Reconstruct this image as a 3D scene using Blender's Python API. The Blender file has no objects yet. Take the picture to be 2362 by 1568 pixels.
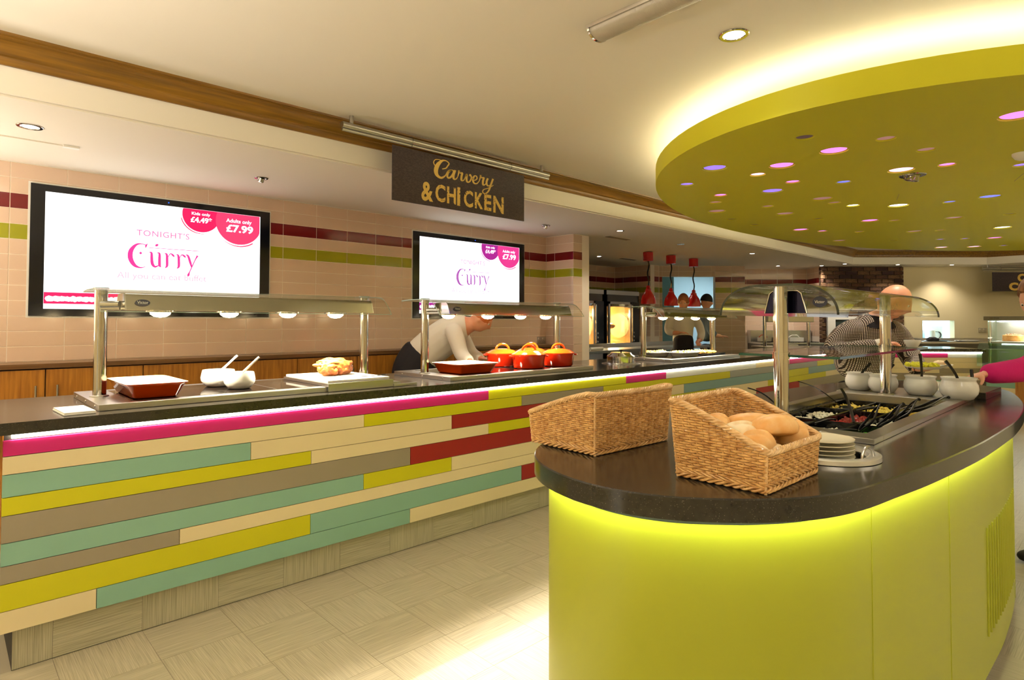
import bpy, bmesh, math, random
from math import sin, cos, pi, radians as R, sqrt
from mathutils import Vector as V, Matrix as Mx
from mathutils import geometry as geo

C = bpy.context.scene.collection
sc = bpy.context.scene
# ------------------------------------------------------------ camera
CAMZ = 1.32
cd = bpy.data.cameras.new('camera'); cam = bpy.data.objects.new('camera', cd); C.objects.link(cam)
yaw, pit, rol = .8088, .0244, .0023
fw = V((-sin(yaw)*cos(pit), cos(yaw)*cos(pit), sin(pit))); rr = V((cos(yaw), sin(yaw), 0)); uu = rr.cross(fw)
r2 = rr*cos(rol)+uu*sin(rol); u2 = uu*cos(rol)-rr*sin(rol)
m = Mx((r2, u2, -fw)).transposed().to_4x4(); m.translation = (0, 0, CAMZ)
cam.matrix_world = m
cd.sensor_width = 36; cd.lens = 1385.3/2362*36; cd.shift_y = (706.32-784)/2362; cd.clip_start = .02
sc.camera = cam
# ------------------------------------------------------------ light and exposure
sc.view_settings.view_transform = 'Standard'; sc.view_settings.look = 'None'
sc.view_settings.gamma = 1; sc.view_settings.use_curve_mapping = False
sc.view_settings.exposure = 0.5
sc.cycles.max_bounces = 8; sc.cycles.diffuse_bounces = 4; sc.cycles.glossy_bounces = 4
sc.cycles.transparent_max_bounces = 12; sc.cycles.transmission_bounces = 4
sc.cycles.caustics_reflective = False; sc.cycles.caustics_refractive = False
sc.cycles.sample_clamp_indirect = 6.0
W = bpy.data.worlds.new('world'); sc.world = W; W.use_nodes = True
bg = W.node_tree.nodes['Background']; bg.inputs[0].default_value = (1.0, .97, .93, 1); bg.inputs[1].default_value = .35
K_SPOT = 1.0
sun_d = bpy.data.lights.new('sun', 'SUN'); sun_d.energy = 8.0; sun_d.color = (1, .95, .84); sun_d.angle = R(.35)
sun = bpy.data.objects.new('sun', sun_d); C.objects.link(sun)
sun.rotation_euler = V((0, .86, -.5)).to_track_quat('-Z', 'Y').to_euler(); sun.location = (-1.6, -4, 3)

def lin(c):
    return tuple(((x/255)/12.92 if x/255 <= .04045 else ((x/255+.055)/1.055)**2.4) for x in c)
def spot(loc, energy, col=(1, .89, .75), ang=110, blend=.8, rad=.03, aim=None):
    d = bpy.data.lights.new('spot_light', 'SPOT'); d.energy = energy*K_SPOT; d.color = col; d.spot_size = R(ang); d.spot_blend = blend; d.shadow_soft_size = rad
    o = bpy.data.objects.new('spot_light', d); C.objects.link(o); o.location = loc
    if aim: o.rotation_euler = (V(aim)-V(loc)).to_track_quat('-Z', 'Y').to_euler()
    return o
def area(loc, aim, sx, sy, energy, col=(1, .85, .65)):
    d = bpy.data.lights.new('area_light', 'AREA'); d.shape = 'RECTANGLE'; d.size = sx; d.size_y = sy; d.energy = energy; d.color = col
    o = bpy.data.objects.new('area_light', d); C.objects.link(o); o.location = loc
    o.rotation_euler = (V(aim)-V(loc)).to_track_quat('-Z', 'Y').to_euler(); return o
# added fill lights out of view, no known fittings: they throw light on the ceilings
for _p, _e in (((1.6, -.4, 1.9), 50), ((2.6, 3.6, 1.9), 50), ((-1.9, -.8, 1.9), 50), ((2.0, 7.6, 1.9), 75), ((1.6, 11.2, 1.9), 80), ((-4.5, -1.0, 1.2), 34)): area(_p, (_p[0], _p[1], 9), .5, .5, _e, (1, .92, .83))
# large luminous areas: kitchen behind the servery door and behind the hatch
def AT(a, t, z=0): return V(((a-t)/sqrt(2), (a+t)/sqrt(2), z))

# ------------------------------------------------------------ materials
MATS = {}
def mat(name, rgb, rough=.5, metal=0, emit=None, es=0, bump=None, vary=None, spec=None, coat=0, sss=0, alpha=None):
    if name in MATS: return MATS[name]
    M = bpy.data.materials.new(name); M.use_nodes = True; nt = M.node_tree; b = nt.nodes['Principled BSDF']
    col = lin(rgb)+(1,)
    b.inputs['Base Color'].default_value = col; b.inputs['Roughness'].default_value = rough; b.inputs['Metallic'].default_value = metal
    if spec is not None: b.inputs['Specular IOR Level'].default_value = spec
    if coat: b.inputs['Coat Weight'].default_value = coat
    if sss: b.inputs['Subsurface Weight'].default_value = sss; b.inputs['Subsurface Scale'].default_value = .02
    if emit: b.inputs['Emission Color'].default_value = lin(emit)+(1,); b.inputs['Emission Strength'].default_value = es
    tc = None
    def coords(scale):
        nonlocal tc
        if tc is None: tc = nt.nodes.new('ShaderNodeTexCoord')
        mp = nt.nodes.new('ShaderNodeMapping'); mp.inputs['Scale'].default_value = scale; nt.links.new(tc.outputs['Object'], mp.inputs[0]); return mp
    if bump:  # (scale xyz, strength, distance)
        s, st, di = bump; n = nt.nodes.new('ShaderNodeTexNoise'); n.inputs['Scale'].default_value = 1; n.inputs['Detail'].default_value = 4
        nt.links.new(coords(s).outputs[0], n.inputs['Vector']); bp = nt.nodes.new('ShaderNodeBump'); bp.inputs['Strength'].default_value = st; bp.inputs['Distance'].default_value = di
        nt.links.new(n.outputs['Fac'], bp.inputs['Height']); nt.links.new(bp.outputs[0], b.inputs['Normal'])
    if vary:  # (scale xyz, rgb2, lo, hi)
        s, c2, lo, hi = vary; n = nt.nodes.new('ShaderNodeTexNoise'); n.inputs['Scale'].default_value = 1; n.inputs['Detail'].default_value = 5
        nt.links.new(coords(s).outputs[0], n.inputs['Vector']); cr = nt.nodes.new('ShaderNodeValToRGB')
        cr.color_ramp.elements[0].position = lo; cr.color_ramp.elements[0].color = col; cr.color_ramp.elements[1].position = hi; cr.color_ramp.elements[1].color = lin(c2)+(1,)
        nt.links.new(n.outputs['Fac'], cr.inputs[0]); nt.links.new(cr.outputs[0], b.inputs['Base Color'])
    MATS[name] = M; return M
def glassmat(name, tint, refl=.10, rough=.02):
    M = bpy.data.materials.new(name); M.use_nodes = True; nt = M.node_tree; nt.nodes.clear()
    o = nt.nodes.new('ShaderNodeOutputMaterial'); mx = nt.nodes.new('ShaderNodeMixShader'); t = nt.nodes.new('ShaderNodeBsdfTransparent'); g = nt.nodes.new('ShaderNodeBsdfGlossy')
    t.inputs[0].default_value = tint+(1,); g.inputs['Roughness'].default_value = rough; g.inputs[0].default_value = (1, 1, 1, 1)
    f = nt.nodes.new('ShaderNodeFresnel'); f.inputs[0].default_value = 1.45
    ad = nt.nodes.new('ShaderNodeMath'); ad.operation = 'MULTIPLY_ADD'; ad.inputs[1].default_value = .55; ad.inputs[2].default_value = refl*.3
    nt.links.new(f.outputs[0], ad.inputs[0]); nt.links.new(ad.outputs[0], mx.inputs[0]); nt.links.new(t.outputs[0], mx.inputs[1]); nt.links.new(g.outputs[0], mx.inputs[2]); nt.links.new(mx.outputs[0], o.inputs[0])
    return M
def quartz(name, base, spk, rough=.16):
    M = mat(name, base, rough, spec=.6); nt = M.node_tree; b = nt.nodes['Principled BSDF']
    tc = nt.nodes.new('ShaderNodeTexCoord'); v = nt.nodes.new('ShaderNodeTexVoronoi'); v.inputs['Scale'].default_value = 190; nt.links.new(tc.outputs['Object'], v.inputs['Vector'])
    cr = nt.nodes.new('ShaderNodeValToRGB'); cr.color_ramp.elements[0].position = .08; cr.color_ramp.elements[0].color = lin(spk)+(1,); cr.color_ramp.elements[1].position = .17; cr.color_ramp.elements[1].color = lin(base)+(1,)
    n = nt.nodes.new('ShaderNodeTexNoise'); n.inputs['Scale'].default_value = 60; nt.links.new(tc.outputs['Object'], n.inputs['Vector'])
    mx = nt.nodes.new('ShaderNodeMix'); mx.data_type = 'RGBA'; mx.inputs[7].default_value = lin(tuple(int(x*.6) for x in base))+(1,)
    nt.links.new(v.outputs['Distance'], cr.inputs[0]); nt.links.new(n.outputs['Fac'], mx.inputs[0]); nt.links.new(cr.outputs[0], mx.inputs[6]); nt.links.new(mx.outputs[2], b.inputs['Base Color']); return M
def streak(name, c1, c2, axis, rough=.45, scale=(3, 260), lo=.35, hi=.65, bump=.15):
    """fine parallel streaks (woven vinyl, wood grain) running along the given axis"""
    M = mat(name, c1, rough); nt = M.node_tree; b = nt.nodes['Principled BSDF']
    tc = nt.nodes.new('ShaderNodeTexCoord'); mp = nt.nodes.new('ShaderNodeMapping'); s = [scale[1]]*3; s[axis] = scale[0]; mp.inputs['Scale'].default_value = s
    n = nt.nodes.new('ShaderNodeTexNoise'); n.inputs['Scale'].default_value = 1; n.inputs['Detail'].default_value = 3; n.inputs['Distortion'].default_value = .3
    nt.links.new(tc.outputs['Object'], mp.inputs[0]); nt.links.new(mp.outputs[0], n.inputs['Vector'])
    cr = nt.nodes.new('ShaderNodeValToRGB'); cr.color_ramp.elements[0].position = lo; cr.color_ramp.elements[0].color = lin(c1)+(1,); cr.color_ramp.elements[1].position = hi; cr.color_ramp.elements[1].color = lin(c2)+(1,)
    nt.links.new(n.outputs['Fac'], cr.inputs[0]); nt.links.new(cr.outputs[0], b.inputs['Base Color'])
    bp = nt.nodes.new('ShaderNodeBump'); bp.inputs['Strength'].default_value = bump; bp.inputs['Distance'].default_value = .002; nt.links.new(n.outputs['Fac'], bp.inputs['Height']); nt.links.new(bp.outputs[0], b.inputs['Normal'])
    return M

m_ceil = mat('ceiling paint', (236, 229, 214), .8, bump=((30, 30, 30), .05, .002))
m_cream = mat('cream wall paint', (226, 212, 170), .8, bump=((60, 60, 60), .08, .002))
m_grout = mat('grout', (252, 238, 220), .8)
TILE = {'b': mat('beige glazed tile', (224, 196, 172), .12, bump=((14, 14, 14), .12, .004)), 'm': mat('maroon glazed tile', (118, 26, 28), .12, bump=((14, 14, 14), .12, .004)), 'g': mat('olive glazed tile', (160, 160, 28), .12, bump=((14, 14, 14), .12, .004))}
PAN = {'c': mat('cream laminate', (228, 212, 170), .42), 't': mat('teal laminate', (132, 176, 156), .42), 'y': mat('lime laminate', (200, 196, 10), .42), 'g': mat('taupe laminate', (146, 136, 116), .42),
       'r': mat('red laminate', (150, 22, 22), .42), 'p': mat('pink laminate', (196, 20, 110), .42), 'w': mat('white laminate', (226, 228, 224), .42), 's': mat('grey laminate', (150, 154, 152), .42), 'b': mat('blue grey laminate', (122, 156, 160), .42)}
m_wood = streak('oak', (148, 92, 28), (186, 126, 44), 2, .35, (4, 60), .3, .7, .1)
m_woodY = streak('oak crown', (104, 70, 12), (142, 100, 24), 1, .32, (2.5, 50), .3, .7, .08)
m_woodD = streak('dark oak edge', (92, 62, 34), (120, 86, 50), 1, .3, (2.5, 50), .3, .7, .08)
m_floorA = streak('woven vinyl a', (150, 141, 116), (180, 171, 145), 0, .32, (5, 330), .35, .62, .1)
m_floorB = streak('woven vinyl b', (148, 139, 114), (178, 169, 143), 1, .32, (5, 330), .35, .62, .1)
m_kickA = streak('woven vinyl kick a', (156, 150, 126), (190, 184, 158), 2, .4, (5, 330), .35, .62, .1)
m_kickB = streak('woven vinyl kick b', (156, 150, 126), (190, 184, 158), 1, .4, (5, 330), .35, .62, .1)
m_quartz = quartz('dark quartz', (50, 47, 40), (150, 142, 124))
m_steel = mat('brushed steel', (190, 188, 182), .28, 1, bump=((300, 300, 4), .04, .001))
m_chrome = mat('polished steel', (205, 203, 200), .09, 1)
m_dsteel = mat('dark steel', (92, 90, 86), .35, 1)
m_black = mat('black plastic', (14, 14, 15), .18)
m_blackm = mat('matt black', (18, 18, 19), .6)
m_bglass = mat('black ceramic glass', (16, 12, 11), .05)
m_white = mat('white ceramic', (236, 234, 226), .15)
m_whitep = mat('white plastic', (240, 238, 230), .4)
m_lime = mat('lime lacquer', (160, 164, 44), .38)
m_raft = mat('yellow green paint', (214, 210, 30), .55)
m_glass = glassmat('clear glass', (.95, .97, .94))
m_edge = mat('green glass edge', (20, 84, 66), .1, coat=.5)
m_edged = mat('dark glass edge', (6, 26, 22), .1, coat=.5)
m_edgel = mat('pale glass edge', (170, 196, 186), .1)
m_ledw = mat('white led', (255, 255, 240), .5, emit=(255, 250, 225), es=17)
m_ledl = mat('lime led', (255, 255, 200), .5, emit=(246, 255, 190), es=80)
m_cove = mat('cove led', (255, 250, 220), .5, emit=(255, 246, 206), es=14)
m_bulb = mat('hot lamp', (255, 250, 230), .5, emit=(255, 226, 170), es=40)
m_down = mat('lit downlight', (255, 255, 250), .5, emit=(255, 248, 232), es=18)
m_dim = mat('dim downlight', (200, 195, 180), .2, metal=1)
m_led_off = None

# ------------------------------------------------------------ mesh building
class MB:
    def __init__(s): s.v = []; s.f = []
    def add(s, vs, fs):
        o = len(s.v); s.v += [tuple(x) for x in vs]; s.f += [tuple(i+o for i in q) for q in fs]; return s
    def box(s, x0, x1, y0, y1, z0, z1):
        return s.add([(x, y, z) for z in (z0, z1) for y in (y0, y1) for x in (x0, x1)], [(0, 2, 3, 1), (4, 5, 7, 6), (0, 1, 5, 4), (2, 6, 7, 3), (0, 4, 6, 2), (1, 3, 7, 5)])
    def bbox(s, x0, x1, y0, y1, z0, z1, b=.004):
        bm = bmesh.new(); bmesh.ops.create_cube(bm, size=1)
        for v in bm.verts: v.co = V(((x0+x1)/2+v.co.x*(x1-x0), (y0+y1)/2+v.co.y*(y1-y0), (z0+z1)/2+v.co.z*(z1-z0)))
        bmesh.ops.bevel(bm, geom=bm.edges[:], offset=b, segments=2, affect='EDGES', profile=.7)
        return s.bm(bm)
    def bm(s, bm, M=None):
        bm.verts.index_update()
        s.add([(M @ v.co if M else v.co) for v in bm.verts], [[v.index for v in f.verts] for f in bm.faces]); bm.free(); return s
    def tube(s, pts, r, n=10, cap=True, flat=1.0, up=None, closed=False):
        pts = [V(p) for p in pts]; N = len(pts); rs = r if isinstance(r, (list, tuple)) else [r]*N; o = len(s.v); prev = None
        for i, p in enumerate(pts):
            if closed: t = (pts[(i+1) % N]-pts[i-1])
            else: t = (pts[min(i+1, N-1)]-pts[max(i-1, 0)])
            t.normalize()
            if up is not None: a = V(up)-t*V(up).dot(t)
            elif prev is None: a = (V((0, 0, 1)) if abs(t.z) < .9 else V((1, 0, 0))); a = a-t*a.dot(t)
            else: a = prev-t*prev.dot(t)
            a.normalize(); b = t.cross(a); prev = a
            for k in range(n):
                q = 2*pi*k/n; s.v.append(tuple(p+a*cos(q)*rs[i]*flat+b*sin(q)*rs[i]))
        for i in range(N if closed else N-1):
            j = (i+1) % N
            for k in range(n): s.f.append((o+i*n+k, o+i*n+(k+1) % n, o+j*n+(k+1) % n, o+j*n+k))
        if cap and not closed: s.f.append(tuple(o+k for k in range(n))[::-1]); s.f.append(tuple(o+(N-1)*n+k for k in range(n)))
        return s
    def lathe(s, prof, c=(0, 0, 0), n=32, sx=1, sy=1, cap=True, axis='z'):
        o = len(s.v)
        for r, z in prof:
            for k in range(n):
                q = 2*pi*k/n; x, y = cos(q)*r*sx, sin(q)*r*sy
                s.v.append({'z': (c[0]+x, c[1]+y, c[2]+z), 'y': (c[0]+x, c[1]+z, c[2]-y), 'x': (c[0]+z, c[1]+x, c[2]+y)}[axis])
        for i in range(len(prof)-1):
            for k in range(n): s.f.append((o+i*n+k, o+i*n+(k+1) % n, o+(i+1)*n+(k+1) % n, o+(i+1)*n+k))
        if cap: s.f.append(tuple(o+k for k in range(n))[::-1]); s.f.append(tuple(o+(len(prof)-1)*n+k for k in range(n)))
        return s
    def prism(s, pts, z0, z1):
        n = len(pts); o = len(s.v)
        s.v += [(p[0], p[1], z0) for p in pts]+[(p[0], p[1], z1) for p in pts]
        s.f += [tuple(o+k for k in range(n))[::-1], tuple(o+n+k for k in range(n))]+[(o+k, o+(k+1) % n, o+n+(k+1) % n, o+n+k) for k in range(n)]; return s
    def extr(s, prof, p0, p1, right, up=(0, 0, 1)):
        """profile of (r,u) pairs swept from p0 to p1; right/up give its axes"""
        p0, p1, rg, up = V(p0), V(p1), V(right), V(up); n = len(prof); o = len(s.v)
        for p in (p0, p1): s.v += [tuple(p+rg*a+up*b) for a, b in prof]
        s.f += [(o+k, o+(k+1) % n, o+n+(k+1) % n, o+n+k) for k in range(n)]+[tuple(o+k for k in range(n))[::-1], tuple(o+n+k for k in range(n))]; return s
    def tf(s, M): s.v = [tuple(M @ V(x)) for x in s.v]; return s
    def mesh(s, name, m, smooth=False, ang=None):
        me = bpy.data.meshes.new(name); me.from_pydata(s.v, [], s.f); me.update()
        bm = bmesh.new(); bm.from_mesh(me); bmesh.ops.recalc_face_normals(bm, faces=bm.faces[:]); bm.to_mesh(me); bm.free()
        if m: me.materials.append(m)
        if smooth:
            for p in me.polygons: p.use_smooth = True
            try: me.set_sharp_from_angle(angle=R(ang or 35))
            except Exception: pass
        return me
    def obj(s, name, m, parent=None, smooth=False, loc=None, rot=None, ang=None, **k):
        return link(name, s.mesh(name, m, smooth, ang), parent, loc, rot, **k)
def link(name, me, parent=None, loc=None, rot=None, label=None, cat=None, group=None, kind=None):
    o = bpy.data.objects.new(name, me); C.objects.link(o)
    if parent: o.parent = parent
    if loc is not None: o.location = loc
    if rot is not None: o.rotation_euler = rot
    return tag(o, label, cat, group, kind)
def tag(o, label=None, cat=None, group=None, kind=None):
    if label: o['label'] = label
    if cat: o['category'] = cat
    if group: o['group'] = group
    if kind: o['kind'] = kind
    return o
def thing(name, label, cat, loc=(0, 0, 0), rz=0, group=None, rot=None):
    o = bpy.data.objects.new(name, None); o.empty_display_size = .05; C.objects.link(o); o.location = loc; o.rotation_euler = rot or (0, 0, rz)
    return tag(o, label, cat, group)
def kids(o): return list(o.children)
def dup(o, loc=None, rz=None, label=None, parent=None, group=None):
    c = o.copy(); C.objects.link(c)
    if parent: c.parent = parent
    if loc is not None: c.location = loc
    if rz is not None: c.rotation_euler = (0, 0, rz)
    if label: c['label'] = label
    if group: c['group'] = group
    for ch in kids(o): dup(ch, parent=c)
    return c
Z45 = (0, 0, pi/4)
def bez(pts, n=8, closed=False):
    """Catmull-Rom through points"""
    P = [V(p) for p in pts]; out = []; N = len(P)
    for i in range(N if closed else N-1):
        if closed: a, b, c, d = P[i-1], P[i], P[(i+1) % N], P[(i+2) % N]
        else: a, b, c, d = P[max(i-1, 0)], P[i], P[i+1], P[min(i+2, N-1)]
        for k in range(n):
            t = k/n; out.append(.5*((2*b)+(c-a)*t+(2*a-5*b+4*c-d)*t*t+(3*b-a-3*c+d)*t**3))
    if not closed: out.append(P[-1])
    return out
def holed(outer, holes, z, flip=False):
    """flat face with holes -> MB"""
    loops = [[V((p[0], p[1])) for p in outer]]+[[V((p[0], p[1])) for p in h] for h in holes]
    vs = []; es = []
    for l in loops:
        o = len(vs); vs += l; es += [(o+i, o+(i+1) % len(l)) for i in range(len(l))]
    bm = bmesh.new(); bv = [bm.verts.new((p.x, p.y, z)) for p in vs]; be = [bm.edges.new((bv[a], bv[b])) for a, b in es]
    bmesh.ops.triangle_fill(bm, edges=be, use_beauty=True)
    mb = MB(); mb.bm(bm); return mb
def loopwall(mb, pts, z0, z1):
    n = len(pts); o = len(mb.v); mb.v += [(p[0], p[1], z0) for p in pts]+[(p[0], p[1], z1) for p in pts]
    mb.f += [(o+k, o+(k+1) % n, o+n+(k+1) % n, o+n+k) for k in range(n)]; return mb
def sup(xc, yc, a, b, n, th=0, N=96):
    out = []
    for k in range(N):
        q = 2*pi*k/N; x = a*abs(cos(q))**(2/n)*(1 if cos(q) >= 0 else -1); y = b*abs(sin(q))**(2/n)*(1 if sin(q) >= 0 else -1)
        out.append((xc+x*cos(th)-y*sin(th), yc+x*sin(th)+y*cos(th)))
    return out
def resample(pts, N):
    P = [V(p) for p in pts]; P.append(P[0]); L = [0]
    for i in range(1, len(P)): L.append(L[-1]+(P[i]-P[i-1]).length)
    out = []; j = 0
    for k in range(N):
        d = L[-1]*k/N
        while L[j+1] < d: j += 1
        t = (d-L[j])/max(1e-9, L[j+1]-L[j]); out.append(tuple(P[j].lerp(P[j+1], t)))
    return out
# planes for lettering: columns = reading direction, up, outward normal
def plane(o, right, nrm):
    r, n = V(right).normalized(), V(nrm).normalized(); return Mx.Translation(V(o)) @ Mx((r, V((0, 0, 1)), n)).transposed().to_4x4()
def text_mb(s, w=None, h=None, bold=0, shear=0, ext=.0008, space=1.0):
    cu = bpy.data.curves.new('t', 'FONT'); cu.body = s; cu.size = 1; cu.offset = bold; cu.shear = shear; cu.space_character = space; cu.resolution_u = 3
    o = bpy.data.objects.new('t', cu); C.objects.link(o); dg = bpy.context.evaluated_depsgraph_get(); me = o.evaluated_get(dg).to_mesh()
    vs = [v.co.copy() for v in me.vertices]; fs = [list(p.vertices) for p in me.polygons]; o.evaluated_get(dg).to_mesh_clear(); bpy.data.objects.remove(o); bpy.data.curves.remove(cu)
    x0, x1, y0, y1 = min(v.x for v in vs), max(v.x for v in vs), min(v.y for v in vs), max(v.y for v in vs)
    sy = (h/(y1-y0)) if h else (w/(x1-x0)); sx = (w/(x1-x0)) if w else sy
    mb = MB(); mb.add([((v.x-(x0+x1)/2)*sx, (v.y-(y0+y1)/2)*sy, ext) for v in vs], fs); return mb
def strokes_mb(sts, sx=1, sy=1, ox=0, oy=0, ext=.001, n=7, calli=None):
    """variable-width pen strokes: each a list of (x,y,width)"""
    mb = MB(); k0 = 0
    for st in sts:
        P = bez([(a, b, w) for a, b, w in st], n) if len(st) > 2 else [V(p) for p in st]
        L = []; Rr = []
        for i, p in enumerate(P):
            t = V((P[min(i+1, len(P)-1)].x-P[max(i-1, 0)].x, P[min(i+1, len(P)-1)].y-P[max(i-1, 0)].y))
            if t.length < 1e-6: t = V((1, 0))
            t.normalize(); nn = V((-t.y, t.x))*p.z/2
            L.append((p.x+nn.x, p.y+nn.y)); Rr.append((p.x-nn.x, p.y-nn.y))
        e = ext+k0*.00006; k0 += 1; o = len(mb.v)
        mb.v += [(a*sx+ox, b*sy+oy, e) for a, b in L]+[(a*sx+ox, b*sy+oy, e) for a, b in Rr]; N = len(P)
        mb.f += [(o+i, o+i+1, o+N+i+1, o+N+i) for i in range(N-1)]
    return mb
def disc_mb(cx, cy, r, clip=None, ext=.0006, n=48):
    pts = [(cx+cos(2*pi*k/n)*r, cy+sin(2*pi*k/n)*r) for k in range(n)]
    if clip: pts = [(min(p[0], clip[0]), min(p[1], clip[1])) for p in pts]
    mb = MB(); mb.add([(a, b, ext) for a, b in pts], [tuple(range(n))]); return mb
# ================================================================ room shell
S = 'structure'
T = .3048
def merge(mbs):
    m = MB()
    for b in mbs: m.add(b.v, b.f)
    return m
floor = MB().box(-9, 6, -3, 18, -.12, -.004).obj('floor', mat('floor bed', (150, 142, 120), .6), kind=S)
tA = MB().box(-T/2+.0006, T/2-.0006, -T/2+.0006, T/2-.0006, -.004, 0).mesh('tile', m_floorA)
tB = MB().box(-T/2+.0006, T/2-.0006, -T/2+.0006, T/2-.0006, -.004, 0).mesh('tile', m_floorB)
X0, Y0 = -2.955+T/2, .345-T+T/2
rest = {0: MB(), 1: MB()}; nt_ = 0
for i in range(-1, 29):
    for j in range(-11, 58):
        x, y = X0+i*T, Y0+j*T
        if -1 < x+1.0 and False: pass
        under = ((x+.885)/.40)**2+((y-2.88)/1.5)**2 < 1
        near = (0 <= i <= 6 and 0 <= j <= 28) or (7 <= i <= 10 and 6 <= j <= 20)
        if i == -1 and not (-1): continue
        if near and not under and nt_ < 299 and i >= 0:
            link('tile', tA if (i+j) % 2 else tB, floor, (x, y, 0)); nt_ += 1
        elif not under and i >= 0:
            rest[(i+j) % 2].box(x-T/2+.0006, x+T/2-.0006, y-T/2+.0006, y+T/2-.0006, -.004, 0)
rest[1].obj('tile_field', m_floorA, floor, kind='stuff'); rest[0].obj('tile_field', m_floorB, floor, kind='stuff')
# main ceiling and the lower soffit over the servery
zc, zs = 2.61, 2.36
v1 = (-3.587, 11.97); v2 = (-1.909, 13.647)
MB().prism([(-3.587, -2), (6, -2), (6, 13.65), v2, v1], zc, zc+.1).obj('ceiling', m_ceil, kind=S)
MB().prism([(-9, -2), (-3.607, -2), (-3.607, 11.98), (-1.92, 13.67), (6, 13.67), (6, 18), (-9, 18)], zs, zs+.1).obj('ceiling_servery', m_ceil, kind=S)
# bulkhead faces between the two levels
bk = MB()
def wallseg(mb, p0, p1, z0, z1, th, side=1):
    p0, p1 = V(p0), V(p1); d = (p1-p0).normalized(); n = V((-d.y, d.x))*th*side
    mb.prism([p0, p1, p1+n, p0+n], z0, z1)
wallseg(bk, (-3.587, -2), v1, zs, zc+.02, .02); wallseg(bk, v1, v2, zs, zc+.02, .02); wallseg(bk, v2, (6, 13.65), zs, zc+.02, .02)
bk.obj('wall_bulkhead', m_ceil, kind=S)
# shallow step in the soffit
MB().box(-4.36, -3.607, -2, 11, zs-.010, zs+.001).obj('trim_1', m_ceil, kind=S)
# oak crown moulding along the bulkhead, mitred
prof = [(0, 2.487), (.012, 2.487), (.016, 2.497), (.022, 2.515), (.022, 2.522), (.030, 2.528), (.040, 2.548), (.056, 2.572), (.074, 2.586), (.084, 2.590), (.084, 2.596), (.097, 2.600), (.100, 2.611), (0, 2.611)]
path = [V((-3.587, -2)), V(v1), V(v2), V((6, 13.65))]
def crown(name, a, b, prev, nxt, m):
    d = (b-a).normalized(); n = V((d.y, -d.x)); vs = []
    for p, o, q in ((a, prev, -1), (b, nxt, 1)):
        if o is None: mi = n.copy(); k = 1
        else:
            d2 = (a-o).normalized() if q < 0 else (o-b).normalized(); n2 = V((d2.y, -d2.x)); mi = (n+n2).normalized(); k = 1/mi.dot(n)
        vs.append([(p.x+mi.x*r*k, p.y+mi.y*r*k, z) for r, z in prof])
    mb = MB(); N = len(prof); mb.add(vs[0]+vs[1], [(k, (k+1) % N, N+(k+1) % N, N+k) for k in range(N)]+[tuple(range(N))[::-1], tuple(range(N, 2*N))])
    return mb.obj(name, m, smooth=True, ang=25, kind=S)
crown('trim_2', path[0], path[1], None, path[2], m_woodY)
crown('trim_3', path[1], path[2], path[0], path[3], m_woodY); crown('trim_4', path[2], path[3], path[1], None, m_woodY)

# ---- tiled walls
TW, TH = .302, .101
def rowkey(j): return 'm' if j == 2 else 'g' if j == 4 else 'b'
_tm = {}
def tilemesh(w, k, h=TH):
    key = (round(w, 3), k, round(h, 3))
    if key not in _tm:
        g = .0023; mb = MB(); x0, x1, z0, z1, d, b = g, w-g, g-h, -g, .0022, .0008
        mb.add([(x0, 0, z0), (x1, 0, z0), (x1, 0, z1), (x0, 0, z1), (x0, -d+b, z0), (x1, -d+b, z0), (x1, -d+b, z1), (x0, -d+b, z1), (x0+b, -d, z0+b), (x1-b, -d, z0+b), (x1-b, -d, z1-b), (x0+b, -d, z1-b)],
               [(0, 1, 5, 4), (1, 2, 6, 5), (2, 3, 7, 6), (3, 0, 4, 7), (4, 5, 9, 8), (5, 6, 10, 9), (6, 7, 11, 10), (7, 4, 8, 11), (8, 9, 10, 11)])
        _tm[key] = mb.mesh('tile', TILE[k])
    return _tm[key]
def tiling(parent, origin, rz, widths, rows, skip=lambda u, j: False, z_top=2.356):
    """tiles in the plane through origin: +x of the rotated frame runs along the wall, -y faces the viewer"""
    rnd = random.Random(5)
    for j in rows:
        u = 0
        for w in widths:
            if not skip(u+w/2, j):
                p = V((u, 0, 0)); p.rotate(Mx.Rotation(rz, 3, 'Z')); e = .0011*(rnd.random()-.5)
                link('tile', tilemesh(w, rowkey(j)), parent, (origin[0]+p.x, origin[1]+p.y, z_top-j*TH), (e, 0, rz+e))
            u += w
def cols(L, first):
    out = [first] if first > .01 else []; u = first
    while u+TW < L-.005: out.append(TW); u += TW
    if L-u > .01: out.append(L-u)
    return out
# left wall (parallel to the counter), front of tiles at X=-5.095
wl = MB().box(-5.25, -5.0972, -2, 5.45, 0, zs+.05).obj('wall_left', m_grout, kind=S)
yl0 = .3226-2*TW
def sk(u, j):
    y = yl0+u; zt = 2.356-j*TH; zb = zt-TH
    for a in (.427, 3.467):
        if a+.16 < y < a+1.587-.16 and zb > 1.347 and zt < 2.231: return True
    return False
tiling(wl, (-5.0972, yl0, 0), pi/2, cols(5.447-yl0, TW), range(13), sk)
MB().box(-5.0972, -5.085, -2, 5.447, 2.356, 2.364).obj('trim_5', m_ceil, kind=S)
# pillar returning from the wall
wp = MB().box(-5.25, -4.6542, 5.4492, 5.608, .0, zs+.05).obj('wall_pillar', m_grout, kind=S)
tiling(wp, (-5.095, 5.4492, 0), 0, [.141, TW], range(15))
tiling(wp, (-4.6542, 5.4492, 0), pi/2, [.16], range(15))
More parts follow.
